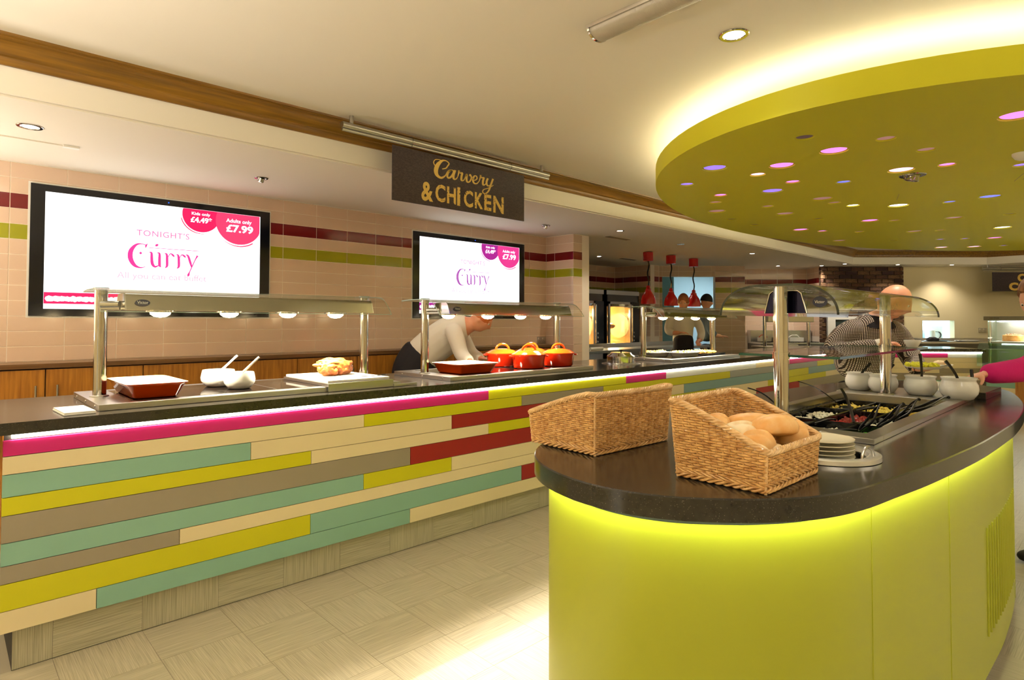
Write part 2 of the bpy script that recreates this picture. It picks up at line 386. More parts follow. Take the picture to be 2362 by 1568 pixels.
# servery recess walls beyond the pillar
wr = MB().box(-7.15, -7.0045, 5.6, 9.6, 0, zs+.05).obj('wall_recess_left', m_grout, kind=S)
tiling(wr, (-7.0045, 5.65, 0), pi/2, cols(3.77, .18), range(13))
MB().box(-7.15, -4.66, 5.6075, 5.75, 0, zs+.05).obj('wall_recess_near', m_grout, kind=S)
wq = MB().box(-7.1, -6.2, 9.4245, 9.55, 0, zs+.05).obj('wall_recess_back', m_grout, kind=S)
tiling(wq, (-7.0, 9.4245, 0), 0, cols(.8, .19), range(13))
ws = MB().box(-6.35, -6.2045, 9.424, 9.72, 0, zs+.05).obj('wall_recess_return', m_grout, kind=S)
tiling(ws, (-6.2045, 9.424, 0), pi/2, [.28], range(13))
# angled back wall with the kitchen doorway (frame a = along, t = away from the aisle)
wd = link('wall_back', None, kind=S) if False else None
mbk = MB().box(2.36, 2.548, 11.2845, 11.40, 0, zs+.05).box(3.528, 4.08, 11.2845, 11.40, 0, zs+.05).box(2.36, 4.08, 11.2845, 11.40, 2.158, zs+.05).box(4.0, 4.078, 11.2845, 12.0, 0, zs+.05)
wd = mbk.obj('wall_back', m_grout, rot=Z45, kind=S)
def loc45(parent, a0, t, widths, rows, skip=lambda u, j: False):
    for j in rows:
        u = 0
        for w in widths:
            if not skip(a0+u+w/2, j): link('tile', tilemesh(w, rowkey(j)), parent, (a0+u, t, 2.356-j*TH))
            u += w
loc45(wd, 2.40, 11.2845, [.148]+[TW]*3+[.074]+[TW, .25], range(23), lambda u, j: 2.548 < u < 3.528 and j > 1)
wrc = MB().box(4.05, 5.56, 11.9545, 12.1, 0, zs+.05).box(5.5345, 5.56, 11.40, 11.96, 0, zs+.05).obj('wall_alcove', m_grout, rot=Z45, kind=S)
loc45(wrc, 4.08, 11.9545, cols(1.45, .27), range(13))
for j in range(13):
    for u, w in ((0, .30), (.30, .28)):
        link('tile', tilemesh(w, rowkey(j)), wrc, (5.5345, 11.95-u, 2.356-j*TH), (0, 0, -pi/2))
# brick pier
wb = MB().box(5.57, 7.07, 11.44, 11.6, 0, zs+.05).obj('wall_brick', mat('mortar', (96, 78, 52), .9), rot=Z45, kind=S)
BR = [mat('brown brick', (88, 56, 34), .85, bump=((90, 90, 90), .5, .004), vary=((30, 30, 30), (58, 38, 26), .35, .65)), mat('tan brick', (112, 80, 48), .85, bump=((90, 90, 90), .5, .004), vary=((30, 30, 30), (74, 52, 34), .35, .65)), mat('burnt brick', (52, 26, 22), .8, bump=((90, 90, 90), .5, .004))]
bw, bh = .215, .065; rnd = random.Random(8); brm = {}
for j in range(30):
    z = 2.345-j*(bh+.010); u = 5.56 if j % 2 else 5.56-.1125
    if z < .55: break
    while u < 7.08:
        a0, a1 = max(u, 5.56), min(u+bw, 7.08)
        if a1-a0 > .03:
            k = rnd.choice((0, 0, 0, 1, 1, 2)); key = (k, round(a1-a0, 3))
            if key not in brm: brm[key] = MB().bbox(0, a1-a0, -.012, .02, -bh, 0, .004).mesh('brick', BR[k])
            link('brick', brm[key], wb, (a0, 11.432+rnd.uniform(-.003, .003), z))
        u += bw+.010
for j in range(26):
    z = 2.345-j*.075; MB().bbox(5.528, 5.572 if j % 2 else 5.60, 11.372, 11.46, z-.065, z, .003).obj('brick', BR[j % 3 if j % 3 < 2 else 1], wb)
# cream wall with the serving hatch
wc = MB().box(7.07, 7.45, 11.47, 11.6, 0, zs+.05).box(8.04, 15, 11.47, 11.6, 0, zs+.05).box(7.45, 8.04, 11.47, 11.6, 1.345, zs+.05).box(7.45, 8.04, 11.47, 11.6, 0, .985).obj('wall_far', m_cream, rot=Z45, kind=S)
# outer walls out of view; one gap, shaped to throw the sun patch
wbk = MB().box(-7.2, -1.875, -1.75, -1.6, 0, zc+.1).box(-1.34, 6, -1.75, -1.6, 0, zc+.1).box(-1.875, -1.34, -1.75, -1.6, 2.44, zc+.1).obj('wall_behind', m_cream, kind=S)
MB().box(5, 5.15, -1.75, 18, 0, zc+.1).obj('wall_right', m_cream, kind=S)
# kitchen behind the doorway and behind the hatch
kt = mat('kitchen pale teal wall', (122, 160, 162), .6); kw = mat('kitchen pale blue wall', (205, 228, 236), .6)
MB().box(2.3, 3.06, 12.5, 12.6, 0, 2.5).box(2.3, 2.36, 11.4, 12.6, 0, 2.5).obj('wall_kitchen_near', kt, rot=Z45, kind=S)
MB().box(3.0, 4.6, 14.2, 14.3, 0, 2.5).box(4.5, 4.6, 12.1, 14.3, 0, 2.5).box(3.0, 3.06, 12.6, 14.3, 0, 2.5).obj('wall_kitchen_back', kw, rot=Z45, kind=S)
MB().box(2.3, 4.6, 11.4, 14.3, 2.45, 2.5).obj('ceiling_kitchen', kw, rot=Z45, kind=S)
MB().box(7.2, 8.6, 12.9, 13.0, .6, 1.7).box(7.2, 7.26, 11.6, 13, .6, 1.7).box(8.54, 8.6, 11.6, 13, .6, 1.7).box(7.2, 8.6, 11.6, 13, .6, .985).box(7.2, 8.6, 11.6, 13, 1.64, 1.7).obj('wall_hatch_room', kw, rot=Z45, kind=S)
area(AT(3.9, 13.2, 2.4), AT(3.6, 13.4, 0), 1.0, 1.0, 60, (.86, .95, 1)); area(AT(7.8, 12.3, 1.6), AT(7.8, 12.5, 0), .7, .5, 22, (.86, .95, 1))

# ================================================================ main counter
ct = thing('serving_counter', 'long servery counter clad in multicoloured horizontal planks under a dark quartz top', 'counter')
zr = [.871, .811, .743, .659, .591, .490, .406, .340, .240, .158]
rows = ['p.18 y2.58 p4.08 w4.68 c6.48 p7.38', 'c.18 y1.68 g2.88 y3.78 s5.88 y8.28 s8.88', 't.18 c1.08 r2.28 c4.08 b4.98 y7.08 b7.98 c9.18', 'y.18 c1.38 y2.58 y4.38 c5.58 y6.78 c8.58',
        'g.18 r1.98 c4.38 r6.48 g7.68', 't.18 y1.68 c2.28 t5.28 g7.68', 'g.18 c.78 t4.98 c7.38', 'y.18 t1.38 r2.88 g5.28 y7.08', 'c.18 t.48 c1.98 y5.28 t7.08']
for i, r in enumerate(rows):
    it = [(q[0], float(q[1:])) for q in r.split()]
    for k, (c, y) in enumerate(it):
        y1 = it[k+1][1] if k+1 < len(it) else 9.42
        MB().bbox(-2.935, -2.92, y+.0012, y1-.0012, zr[i+1]+.0012, zr[i]-.0012, .001).obj('plank', PAN[c], ct)
MB().box(-3.60, -2.9355, .184, 9.42, .157, .894).obj('carcass', mat('carcass', (40, 34, 26), .7), ct)
MB().box(-3.60, -2.9360, .18, .184, .157, .894).obj('end_panel', m_wood, ct)
MB().box(-3.58, -2.9565, .222, 9.42, 0, .158).obj('plinth', m_blackm, ct)
y = .222; k = 0; ys = [.222]+[.345+T*i for i in range(30) if .345+T*i < 9.4]+[9.42]
for a, b in zip(ys, ys[1:]):
    MB().box(-2.957, -2.955, a+.0006, b-.0006, .002, .157).obj('plinth_tile', m_kickA if k % 2 == 0 else m_kickB, ct); k += 1
MB().prism([(-3.75, .05), (-2.885, .05), (-2.885, 9.39), AT(6.52, 8.68)[:2], AT(6.52, 9.5)[:2], (-3.75, 9.685)], .895, .94).obj('worktop', m_quartz, ct)
MB().box(-2.934, -2.914, .205, 9.40, .877, .894).obj('led_strip', m_ledw, ct)
# angled end of the counter facing the aisle
MB().box(4.60, 6.5, 8.7455, 9.4, .0, .894).obj('carcass', m_blackm, ct, rot=Z45)
for i, r in enumerate(['p4.6 w6.02', 'c4.6', 'c4.6', 'c4.6 g5.9', 'g4.6 c6.1', 't4.6 g6.3', 't4.6', 'c4.6', 'g4.6']):
    it = [(q[0], float(q[1:])) for q in r.split()]
    for k, (c, y) in enumerate(it):
        y1 = it[k+1][1] if k+1 < len(it) else 6.5
        MB().box(y+.0012, y1-.0012, 8.73, 8.745, zr[i+1]+.0012, zr[i]-.0012).obj('plank', PAN[c], ct, rot=Z45)
MB().box(4.62, 6.5, 8.722, 8.744, .877, .894).obj('led_strip', m_ledw, ct, rot=Z45)

# ---- low cupboards along the tiled wall with their own ledge
cb = thing('wall_cupboard_run', 'oak back counter with dark edged top under the tiled wall', 'cabinet')
MB().bbox(-5.094, -4.81, -1.5, 5.44, 1.012, 1.043, .003).obj('worktop', m_woodD, cb)
MB().box(-5.09, -4.845, -1.5, 5.44, .08, 1.011).obj('carcass', mat('cabinet carcass', (58, 36, 14), .6), cb)
MB().box(-5.09, -4.88, -1.5, 5.44, 0, .08).obj('plinth', m_blackm, cb)
ds = [-.59, -.04, .498, 1.04, 1.60, 2.15, 2.70, 3.25, 3.80, 4.35, 4.90, 5.44]
for i, (a, b) in enumerate(zip(ds, ds[1:])):
    d = MB().bbox(-4.8445, -4.82, a+.003, b-.003, .085, 1.004, .002).obj('door', m_wood, cb)
    hy = b-.05 if i % 2 == 1 else a+.06
    MB().tube([(-4.80, hy, .68), (-4.80, hy, .905)], .006, 8).tube([(-4.82, hy, .70), (-4.80, hy, .70)], .004, 6).tube([(-4.82, hy, .885), (-4.80, hy, .885)], .004, 6).obj('handle', m_steel, d)
# ================================================================ hanging yellow raft
rf = thing('ceiling_raft', 'large oval yellow green ceiling raft dotted with round coloured lights', 'ceiling raft', (-.709, 7.031, 2.32))
def ell(k, N=128, th=-.136): return [((2.342+k)*cos(2*pi*i/N)*cos(th)-(4.119+k)*sin(2*pi*i/N)*sin(th), (2.342+k)*cos(2*pi*i/N)*sin(th)+(4.119+k)*sin(2*pi*i/N)*cos(th)) for i in range(N)]
LI = [(-1.91,3.65,1,'v'),(-2.28,3.94,0,'v'),(-1.58,3.9,1,'p'),(-1.79,4.02,0,'P'),(-1.71,4.41,0,'p'),(-2.29,4.47,0,'p'),(-2.46,4.71,0,'d'),(-1.94,4.61,1,'v'),(-1.25,3.39,0,'k'),(-1.23,3.78,1,'p'),(-.95,3.73,0,'d'),(-.85,4.14,0,'d'),(-1.08,4.58,1,'P'),(-.84,4.63,0,'p'),(-1.46,4.68,0,'b'),(-1.78,5.19,1,'d'),(-1.77,5.44,0,'d'),(-1.7,5.68,0,'W'),(-1.43,5.96,1,'W'),(-1.09,6.09,0,'b'),(-.82,6.06,1,'b'),(-2.65,5.1,1,'d'),(-2.23,5.2,0,'d'),(-2.27,5.67,1,'d'),(-2.76,5.61,0,'o'),(-2.75,6.1,0,'o'),(-2.16,6.18,0,'o'),(-2.55,6.78,1,'p'),(-2.42,7.05,0,'p'),(-2.15,7.39,0,'d'),(-1.84,6.65,1,'p'),(-1.67,6.82,0,'d'),(-2.56,8.04,1,'d'),(-1.72,7.8,1,'d'),(-1.5,7.89,0,'d'),(-1.23,7.05,1,'d'),(-1.67,8.78,0,'v'),(-1.84,9.73,1,'P'),(-1.45,8.91,0,'v'),(-1.52,9.94,1,'P'),(-1.19,9.07,1,'p'),(-1.0,8.13,1,'W'),(-1.23,10.06,0,'v'),(-.83,7.17,0,'o'),(-.4,3.77,1,'p'),(-.51,4.98,0,'v'),(-2.1,8.51,0,'o')]
LM = {c: mat('raft lens '+c, b, .3, emit=e, es=s) for c, b, e, s in (('v', (120, 90, 240), (140, 110, 255), 1.0), ('p', (225, 120, 225), (236, 130, 250), 1.0), ('P', (255, 190, 240), (250, 190, 255), 1.3), ('W', (240, 230, 255), (245, 236, 255), 2.2), ('b', (110, 120, 240), (110, 118, 250), .9), ('d', (190, 140, 130), (190, 140, 150), .28), ('k', (96, 74, 80), (110, 80, 110), .12), ('o', (150, 130, 60), (150, 130, 60), .05))}
ox, oy = -.709, 7.031
circ = lambda x, y, r, n=28: [(x+cos(2*pi*k/n)*r, y+sin(2*pi*k/n)*r) for k in range(n)]
hs = [(x-ox, y-oy, .078 if b else .05) for x, y, b, c in LI]
sof = holed(ell(0), [circ(*h) for h in hs], 0)
for h in hs: loopwall(sof, circ(*h), 0, .055)
sof.obj('soffit', m_raft, rf, smooth=False)
rim = MB(); E0 = ell(0); loopwall(rim, E0, 0, .125); rim.obj('rim', m_raft, rf, smooth=True, ang=60)
MB().prism(ell(-.012, 128), .056, .120).obj('deck', m_ceil, rf)
for (x, y, r), (_, _, b, c) in zip(hs, LI):
    l = MB().lathe([(r*.86, .0), (r*.9, .004), (r*.9, .012)], n=28).obj('light_lens', LM[c], rf, loc=(x, y, .007)); 
    MB().lathe([(r*.90, .0), (r*.985, .0), (r*.985, .010), (r*.90, .010)], n=28, cap=False).obj('bezel', m_raft, rf, loc=(x, y, .009))
cv = MB(); cv.tube([(x, y, .140) for x, y in ell(-.17, 128)], .010, 6, closed=True); cv.obj('cove_lamp', m_cove, rf)
MB().prism(ell(-.55, 96), .125, .289).obj('hanging_frame', m_ceil, rf)
for k, (x, y, dx, dy) in enumerate(((.14, -.15, .10, .16), (.19, -.18, .10, .16), (-.62, .0, .14, .1))):
    MB().box(-.001, .001, -.13, .13, -.0012, .002).obj('access_seam', m_woodD, rf, loc=(x, -1.5+y, 0), rot=(0, 0, .3))
# ================================================================ ceiling fittings
def downlight(x, y, z, label, lit, r=.043, tilt=False, e=14, ang=120):
    t = thing('downlight', label, 'downlight', (x, y, z), group='recessed ceiling downlights')
    MB().lathe([(r*.74, .0), (r*.78, -.004), (r*1.0, -.0045), (r*1.06, -.002), (r*1.06, .001), (r*.74, .001)], n=28, cap=False).obj('ring', m_chrome, t, smooth=True)
    MB().lathe([(r*.73, .0005), (r*.70, -.001), (0.001, -.0035)], n=24, cap=False).obj('lamp', m_down if lit else m_dim, t, smooth=True)
    if tilt: MB().lathe([(r*.52, -.002), (r*.55, -.028), (r*.42, -.032), (.001, -.027)], n=20, cap=False).obj('gimbal', m_chrome, t, rot=(0, R(22), .4), smooth=True)
    if lit: spot((x, y, z-.04), e, ang=ang)
    return t
downlight(-1.246, 2.566, zc-.001, 'brightly lit chrome downlight in the high ceiling beside the yellow raft', True, .062, e=34)
downlight(-4.07, .332, zs-.011, 'chrome downlight in the low soffit at the far left', True, .056, e=14)
downlight(-4.377, 1.669, zs-.011, 'tilting chrome downlight in the soffit above the left screen', False, .045, True)
downlight(-4.422, 4.722, zs-.011, 'tilting chrome downlight in the soffit beside the tiled pillar', False, .045, True)
downlight(-4.084, 5.594, zs-.011, 'lit downlight in the soffit right of the hanging sign', True, .046, e=16)
downlight(-4.224, 7.136, zs-.011, 'small twin downlight in the soffit in front of the red lamps', False, .045)
downlight(-4.055, 8.896, zs-.011, 'lit downlight in the soffit between the red lamps and the raft', True, .05, e=12)
downlight(-5.99, 7.645, zs-.001, 'small lit downlight in the soffit above the rotisserie ovens', True, .05, e=8)
for px, a, t, lab in ((0, 4.70, 11.3, 'left downlight of the pair in front of the tiled alcove'), (0, 5.48, 11.25, 'right downlight of the pair in front of the tiled alcove'), (0, 5.72, 10.9, 'downlight at the left corner of the brick wall'), (0, 6.75, 11.05, 'downlight above the middle of the brick wall'), (0, 7.75, 11.1, 'downlight above the cream wall left of the hatch')):
    p = AT(a, t, 0); downlight(p.x, p.y, zs-.001, lab, True, .05, e=28)
# added spots without fittings, out of view, to brighten the room
for x, y, e_ in ((-2.6, -.9, 12), (.8, .9, 20), (2.6, 2.6, 22), (2.6, 5.6, 22), (2.8, -.6, 20)): spot((x, y, zc-.03), e_, ang=150)
spot((-1.062, 4.788, 2.27), 24, ang=140); spot((-.9, 6.9, 2.27), 16, ang=140)  # first is the raft spotlight's beam; second is added to brighten below
spot((-4.0, 3.1, zs-.05), 10); spot((-5.6, 8.6, zs-.05), 14); spot((-5.2, 6.4, zs-.05), 10)  # added fill spots under the soffit, without fittings
for nm, x, y, ww, dd, lab in (('v', -4.486, 6.10, .46, .10, 'slotted grey air grille in the soffit above the soup pot'), ('v', -5.90, 8.30, .42, .09, 'slotted grey air grille above the rotisserie ovens'), ('v', -6.1, 7.05, .36, .08, 'dark slotted air grille just right of the tiled pillar top')):
    t = thing('ceiling_vent', lab, 'vent', (x, y, zs-.001), pi/2)
    MB().box(-ww/2, ww/2, -dd/2, dd/2, -.006, 0).obj('frame', m_ceil, t)
    for k in range(4): MB().box(-ww/2+.012, ww/2-.012, -dd/2+.012+k*(dd-.024)/4, -dd/2+.012+k*(dd-.024)/4+.012, -.010, -.006).obj('slat', m_dsteel, t)
# emergency light fitting with ribbed lens
t = thing('emergency_light', 'long ceiling light with a ribbed clear diffuser, switched off', 'ceiling light', (-1.32, 2.09, zc))
pr = [(-.074, 0), (-.070, -.014), (.070, -.014), (.074, 0)]
MB().extr(pr, (-.33, 0, 0), (.33, 0, 0), (0, 1, 0)).obj('housing', m_chrome, t)
arc = [(.060*cos(q), -.014-.034*sin(q)) for q in [pi*k/10 for k in range(11)]]
MB().extr(arc, (-.322, 0, 0), (.322, 0, 0), (0, 1, 0)).obj('diffuser', mat('ribbed diffuser', (176, 168, 150), .22, spec=.7, bump=((400, 60, 60), .6, .003)), t, smooth=True)
for s in (-1, 1): MB().extr([(a*1.09, b*1.04) for a, b in arc], (s*.322, 0, 0), (s*.333, 0, 0), (0, 1, 0)).obj('end_cap', m_chrome, t, smooth=True)
t = thing('smoke_detector', 'white domed smoke detector on the yellow raft at the right edge', 'smoke detector', (-.47, 4.62, 2.319))
MB().lathe([(.05, 0), (.05, -.012), (.035, -.034), (.018, -.042), (.001, -.043)], n=28, cap=False).obj('body', m_whitep, t, smooth=True)
t = thing('downlight', 'tilting chrome spotlight set in the middle of the yellow raft', 'downlight', (-1.062, 4.788, 2.3185))
MB().lathe([(.05, 0), (.054, -.004), (.078, -.004), (.082, .001)], n=30, cap=False).obj('ring', m_chrome, t, smooth=True)
MB().lathe([(.042, .0), (.046, -.034), (.034, -.038), (.001, -.03)], n=24, cap=False).obj('gimbal', m_chrome, t, rot=(0, R(15), 0), smooth=True)
# clip of the shutter guide on the soffit
t = thing('guide_bracket', 'small white bracket on the soffit edge at the far left', 'bracket', (-4.37, .56, zs-.0105), pi/2)
MB().bbox(-.05, .03, -.02, .02, -.012, 0, .002).obj('plate', m_whitep, t); MB().bbox(-.4, -.05, -.008, .008, -.008, 0, .002).obj('rail', m_ceil, t)

# ================================================================ screens on the tiled wall
m_scr = mat('lit white screen', (255, 255, 255), .3, emit=(250, 252, 255), es=1.1)
m_frame = mat('gloss black frame', (10, 14, 22), .12)
def screen(y0, label, cols, light, y_led):
    t = thing('menu_screen', label, 'screen', (-5.0985, y0, 1.347)); w, h = 1.587, .886
    bz = .078; fr = MB().box(0, .014, 0, w, 0, bz*.62).box(0, .014, 0, w, h-.046, h).box(0, .014, 0, bz, bz*.62, h-.046).box(0, .014, w-bz, w, bz*.62, h-.046)
    f = fr.obj('frame', m_frame, t)
    MB().box(.0, .0045, -.012, w+.012, -.012, 0).box(.0, .0045, -.012, w+.012, h, h+.012).box(.0, .0045, -.012, 0, 0, h).box(.0, .0045, w, w+.012, 0, h).obj('white_trim', m_whitep, t)
    s = MB().box(0.001, .006, bz, w-bz, bz*.62, h-.046).obj('display', m_scr, t)
    MB().lathe([(.004, 0), (.004, .002)], n=12, axis='x').obj('power_light', mat('blue led', (20, 60, 255), .3, emit=(20, 80, 255), es=3), f, loc=(.013, y_led, h-.022))
    cK, cA, cT, cC, cS = cols
    E = lambda n, c, k=.62: mat('screen ink '+n, c, .4, emit=c, es=k)
    P = lambda y, z, e=0: plane((.0068+e, y-y0 if y > 2.2 or y0 < 1 else y, z-1.347), (0, 1, 0), (1, 0, 0))
    Q = lambda y, z, e=0: plane((.0068+e, y-.427, z-1.347), (0, 1, 0), (1, 0, 0))
    def put(mb, name, m, y, z, e=0): return mb.tf(Q(y, z, e)).obj(name, m, s)
    put(disc_mb(0, 0, .137, (9, .038)), 'price_badge', E('kids'+('a' if y0 < 1 else 'b'), cK), 1.48, 2.148)
    put(strokes_mb([[(.149*cos(q), .149*sin(q), .004+.004*sin(2*q)) for q in [pi*(1.08+.84*k/14) for k in range(15)]]]), 'badge_swash', E('kids'+('a' if y0 < 1 else 'b'), cK), 1.48, 2.148)
    put(disc_mb(0, 0, .182, (.164, .066)), 'price_badge', E('adult'+('a' if y0 < 1 else 'b'), cA), 1.767, 2.12, .0004)
    put(strokes_mb([[(.196*cos(q), .196*sin(q), .004+.006*sin(q*1.5)) for q in [pi*(1.05+.64*k/14) for k in range(15)]]]), 'badge_swash', E('adult'+('a' if y0 < 1 else 'b'), cA), 1.767, 2.12, .0004)
    wm = E('white', (255, 255, 255), 1.1)
    put(text_mb('Kids only', w=.135, h=.030, bold=.015), 'lettering', wm, 1.477, 2.150, .0012); put(text_mb('£4.49*', w=.155, h=.046, bold=.03), 'lettering', wm, 1.480, 2.106, .0012)
    put(text_mb('Adults only', w=.200, h=.040, bold=.015), 'lettering', wm, 1.765, 2.124, .0012); put(text_mb('£7.99', w=.212, h=.062, bold=.03), 'lettering', wm, 1.772, 2.066, .0012)
    put(text_mb("TONIGHT'S", w=.355, h=.046, space=1.12, bold=.012), 'lettering', E('ton'+('a' if y0 < 1 else 'b'), cT), 1.218, 1.966, .001)
    cu = [[(1.02, 1.40, .05), (.80, 1.46, .05), (.50, 1.38, .13), (.24, 1.0, .24), (.22, .55, .26), (.42, .16, .20), (.72, .02, .08), (1.00, .08, .03)], [(1.10, 1.50, .02), (1.03, 1.38, .10), (1.00, 1.22, .02)],
          [(1.20, .98, .04), (1.32, .95, .12), (1.34, .60, .15), (1.38, .28, .17), (1.52, .12, .12), (1.70, .20, .06)], [(1.62, .98, .03), (1.75, .94, .12), (1.76, .55, .15), (1.77, .22, .15), (1.86, .12, .03)],
          [(2.02, .98, .03), (2.15, .92, .12), (2.18, .50, .15), (2.17, .20, .13), (2.06, .08, .03)], [(2.20, .72, .03), (2.36, .98, .06), (2.52, .88, .12), (2.58, .78, .02)],
          [(2.68, .96, .03), (2.80, .90, .12), (2.84, .50, .15), (2.83, .20, .13), (2.72, .08, .03)], [(2.86, .72, .03), (3.00, .96, .06), (3.16, .88, .12), (3.22, .78, .02)],
          [(3.22, .98, .03), (3.36, .92, .12), (3.50, .50, .14), (3.58, .22, .08)], [(3.92, .98, .12), (3.78, .70, .06), (3.58, .20, .06), (3.46, -.10, .06), (3.40, -.28, .14), (3.36, -.40, .02)],
          [(1.16, 1.26, .03), (4.02, 1.28, .035)], [(.74, .80, .01), (.74, .90, .10), (.74, .91, .10), (.74, 1.0, .01)], [(.66, .90, .01), (.745, .90, .14), (.83, .90, .01)],
          [(1.52, 1.36, .01), (1.60, 1.45, .14), (1.68, 1.54, .01)], [(1.50, 1.45, .01), (1.60, 1.45, .15), (1.70, 1.45, .01)]]
    put(strokes_mb(cu, .122, .122, -.24, -.08), 'curry_lettering', E('cur'+('a' if y0 < 1 else 'b'), cC), 1.218, 1.785)
    put(text_mb('All you can eat buffet', w=.60, h=.062, bold=.008), 'lettering', E('eat'+('a' if y0 < 1 else 'b'), cS, .60), 1.222, 1.640, .001)
    put(MB().box(0, .66, -.052, .026, 0, .0006), 'banner', E('ban'+('a' if y0 < 1 else 'b'), cK), .507, 1.482)
    bl = MB(); rq = random.Random(6); u = .01
    while u < .62:
        r_ = rq.uniform(.016, .026); bl.add([(u+r_+r_*1.15*cos(q), -.018+rq.uniform(-.003, .003)+r_*.85*sin(q), .0014) for q in [2*pi*k/14 for k in range(14)]], [tuple(range(14))]); u += r_*1.5
    put(bl, 'banner_script', wm, .507, 1.482)
    return t
screen(.427, 'wide wall screen at the left showing red and pink price badges', ((222, 14, 92), (234, 58, 112), (226, 120, 178), (218, 50, 150), (224, 184, 214)), 1.0, .82)
screen(3.467, 'wide wall screen left of the pillar, showing a purple badge', ((168, 32, 150), (228, 56, 150), (214, 150, 200), (172, 96, 190), (208, 188, 222)), 1.0, .82)

# ================================================================ hanging signs
m_sign = mat('woven dark sign', (72, 56, 56), .55, vary=((70, 420, 420), (34, 24, 26), .38, .6), bump=((300, 300, 300), .3, .002)); m_gold = mat('gold ink', (226, 190, 92), .45)
def sign(root, w, h, drop, bar_l, bar_r, stems, stem_h, lines):
    """local x = along, z = up, -y faces the viewer; origin at the left top corner of the board"""
    MB().tube([(bar_l, 0, drop), (bar_r, 0, drop)], .021, 16).obj('bar', m_steel, root, smooth=True)
    MB().tube([(bar_l, -.002, drop-.030), (bar_r, -.002, drop-.030)], .010, 12).obj('lower_bar', m_steel, root, smooth=True)
    for s in stems: MB().tube([(s, 0, drop+.015), (s, 0, stem_h)], .0125, 14).obj('stem', m_steel, root, smooth=True)
    b = MB().box(0, w, -.004, .004, -h, 0).obj('board', m_sign, root)
    for x in (w*.12, w*.87): MB().tube([(x+.001, .026*cos(q), drop-.004+.034*sin(q)) for q in [2*pi*k/16 for k in range(16)]], .002, 6, closed=True).obj('wire_loop', m_dsteel, root)
    for fn in lines: fn(b)
t = thing('hanging_sign', 'dark woven sign with gold Carvery and Chicken lettering under a steel bar', 'sign', (-3.42, 2.16, 2.49), pi/2)
def carvery(b):
    M = lambda x, z: plane((x, -.0046, z), (1, 0, 0), (0, -1, 0))
    st = [[(1.25, 1.55, .10), (1.35, 1.85, .10), (1.10, 2.05, .11), (.80, 1.95, .18), (.48, 1.45, .30), (.34, .85, .32), (.42, .40, .28), (.72, .20, .22), (1.0, .42, .12), (1.16, .72, .07)], [(1.25, 1.58, .09), (1.12, 1.30, .10), (.82, 1.12, .09)], [(.84, 1.92, .08), (.60, 2.0, .07), (.30, 1.92, .07), (.16, 1.62, .07), (.24, 1.36, .07), (.42, 1.22, .06)],
          [(1.12, .68, .06), (1.32, 1.06, .12), (1.62, 1.22, .14), (1.72, 1.10, .12), (1.58, .62, .16), (1.34, .34, .16), (1.22, .52, .15), (1.34, .96, .12), (1.60, 1.22, .10)], [(1.86, 1.30, .16), (1.72, .74, .18), (1.74, .36, .17), (1.92, .40, .10), (2.06, .68, .06)],
          [(2.06, .70, .07), (2.14, 1.12, .12), (2.16, 1.34, .14), (2.24, 1.10, .10), (2.42, 1.16, .16), (2.36, .76, .17), (2.36, .38, .16), (2.54, .42, .09), (2.66, .72, .06)],
          [(2.66, .72, .07), (2.80, 1.12, .16), (2.78, .66, .17), (2.84, .34, .16), (3.04, .42, .12), (3.18, .84, .11), (3.10, 1.18, .12), (3.04, 1.04, .07), (3.26, .98, .06)],
          [(3.26, .96, .06), (3.42, .66, .08), (3.66, .88, .10), (3.62, 1.14, .12), (3.44, 1.12, .12), (3.32, .70, .17), (3.42, .36, .16), (3.66, .38, .10), (3.86, .70, .06)],
          [(3.86, .70, .07), (3.96, 1.14, .12), (3.98, 1.34, .14), (4.06, 1.10, .10), (4.26, 1.16, .16), (4.18, .76, .17), (4.20, .38, .16), (4.38, .46, .09), (4.50, .74, .07)],
          [(4.62, 1.20, .16), (4.50, .74, .17), (4.58, .40, .15), (4.80, .46, .10), (4.98, .84, .12)], [(5.08, 1.26, .16), (4.90, .60, .16), (4.70, -.12, .14), (4.42, -.52, .11), (4.18, -.46, .10), (4.24, -.14, .08), (4.66, .14, .07), (5.12, .56, .06)]]
    strokes_mb(st, .1137, .070).tf(M(.316, -.170)).obj('carvery_lettering', m_gold, b)
    for s, x, w, h, z in (('&', .282, .100, .135, -.272), ('C', .395, .088, .125, -.267), ('H', .494, .080, .122, -.268), ('I', .560, .028, .135, -.266), ('C', .652, .088, .125, -.270), ('K', .754, .082, .122, -.270), ('E', .842, .072, .122, -.272), ('N', .952, .108, .130, -.274)):
        text_mb(s, w=w, h=h, bold=.03).tf(M(x, z)).obj('lettering', m_gold, b)
    rn = random.Random(4); mb = MB()
    for k in range(170):
        x, z = rn.uniform(.38, 1.05), rn.uniform(-.335, -.205); a, c = rn.uniform(.0015, .005), rn.uniform(.0015, .006); mb.add([(x-a, -.0062, z-c), (x+a, -.0062, z-c*.6), (x+a*.6, -.0062, z+c), (x-a, -.0062, z+c*.7)], [(0, 1, 2, 3)])
    mb.obj('worn_specks', m_sign, b, kind='stuff')
sign(t, 1.232, .368, .052, -.365, 1.52, (-.30, 1.44), .12, [carvery])
p = AT(8.47, 11.1, 2.225)
t = thing('hanging_sign', 'dark sign with partly visible gold words hanging by the cream wall', 'sign', p, pi/4)
def cof(b):
    M = lambda x, z: plane((x, -.0046, z), (1, 0, 0), (0, -1, 0))
    text_mb('C', w=.15, h=.15, bold=.06).tf(M(.52, -.10)).obj('lettering', m_gold, b); text_mb('Co', w=.30, h=.15, bold=.06).tf(M(.44, -.26)).obj('lettering', m_gold, b)
sign(t, 1.2, .345, .07, -.17, 1.4, (-.08, 1.2), .134, [cof])
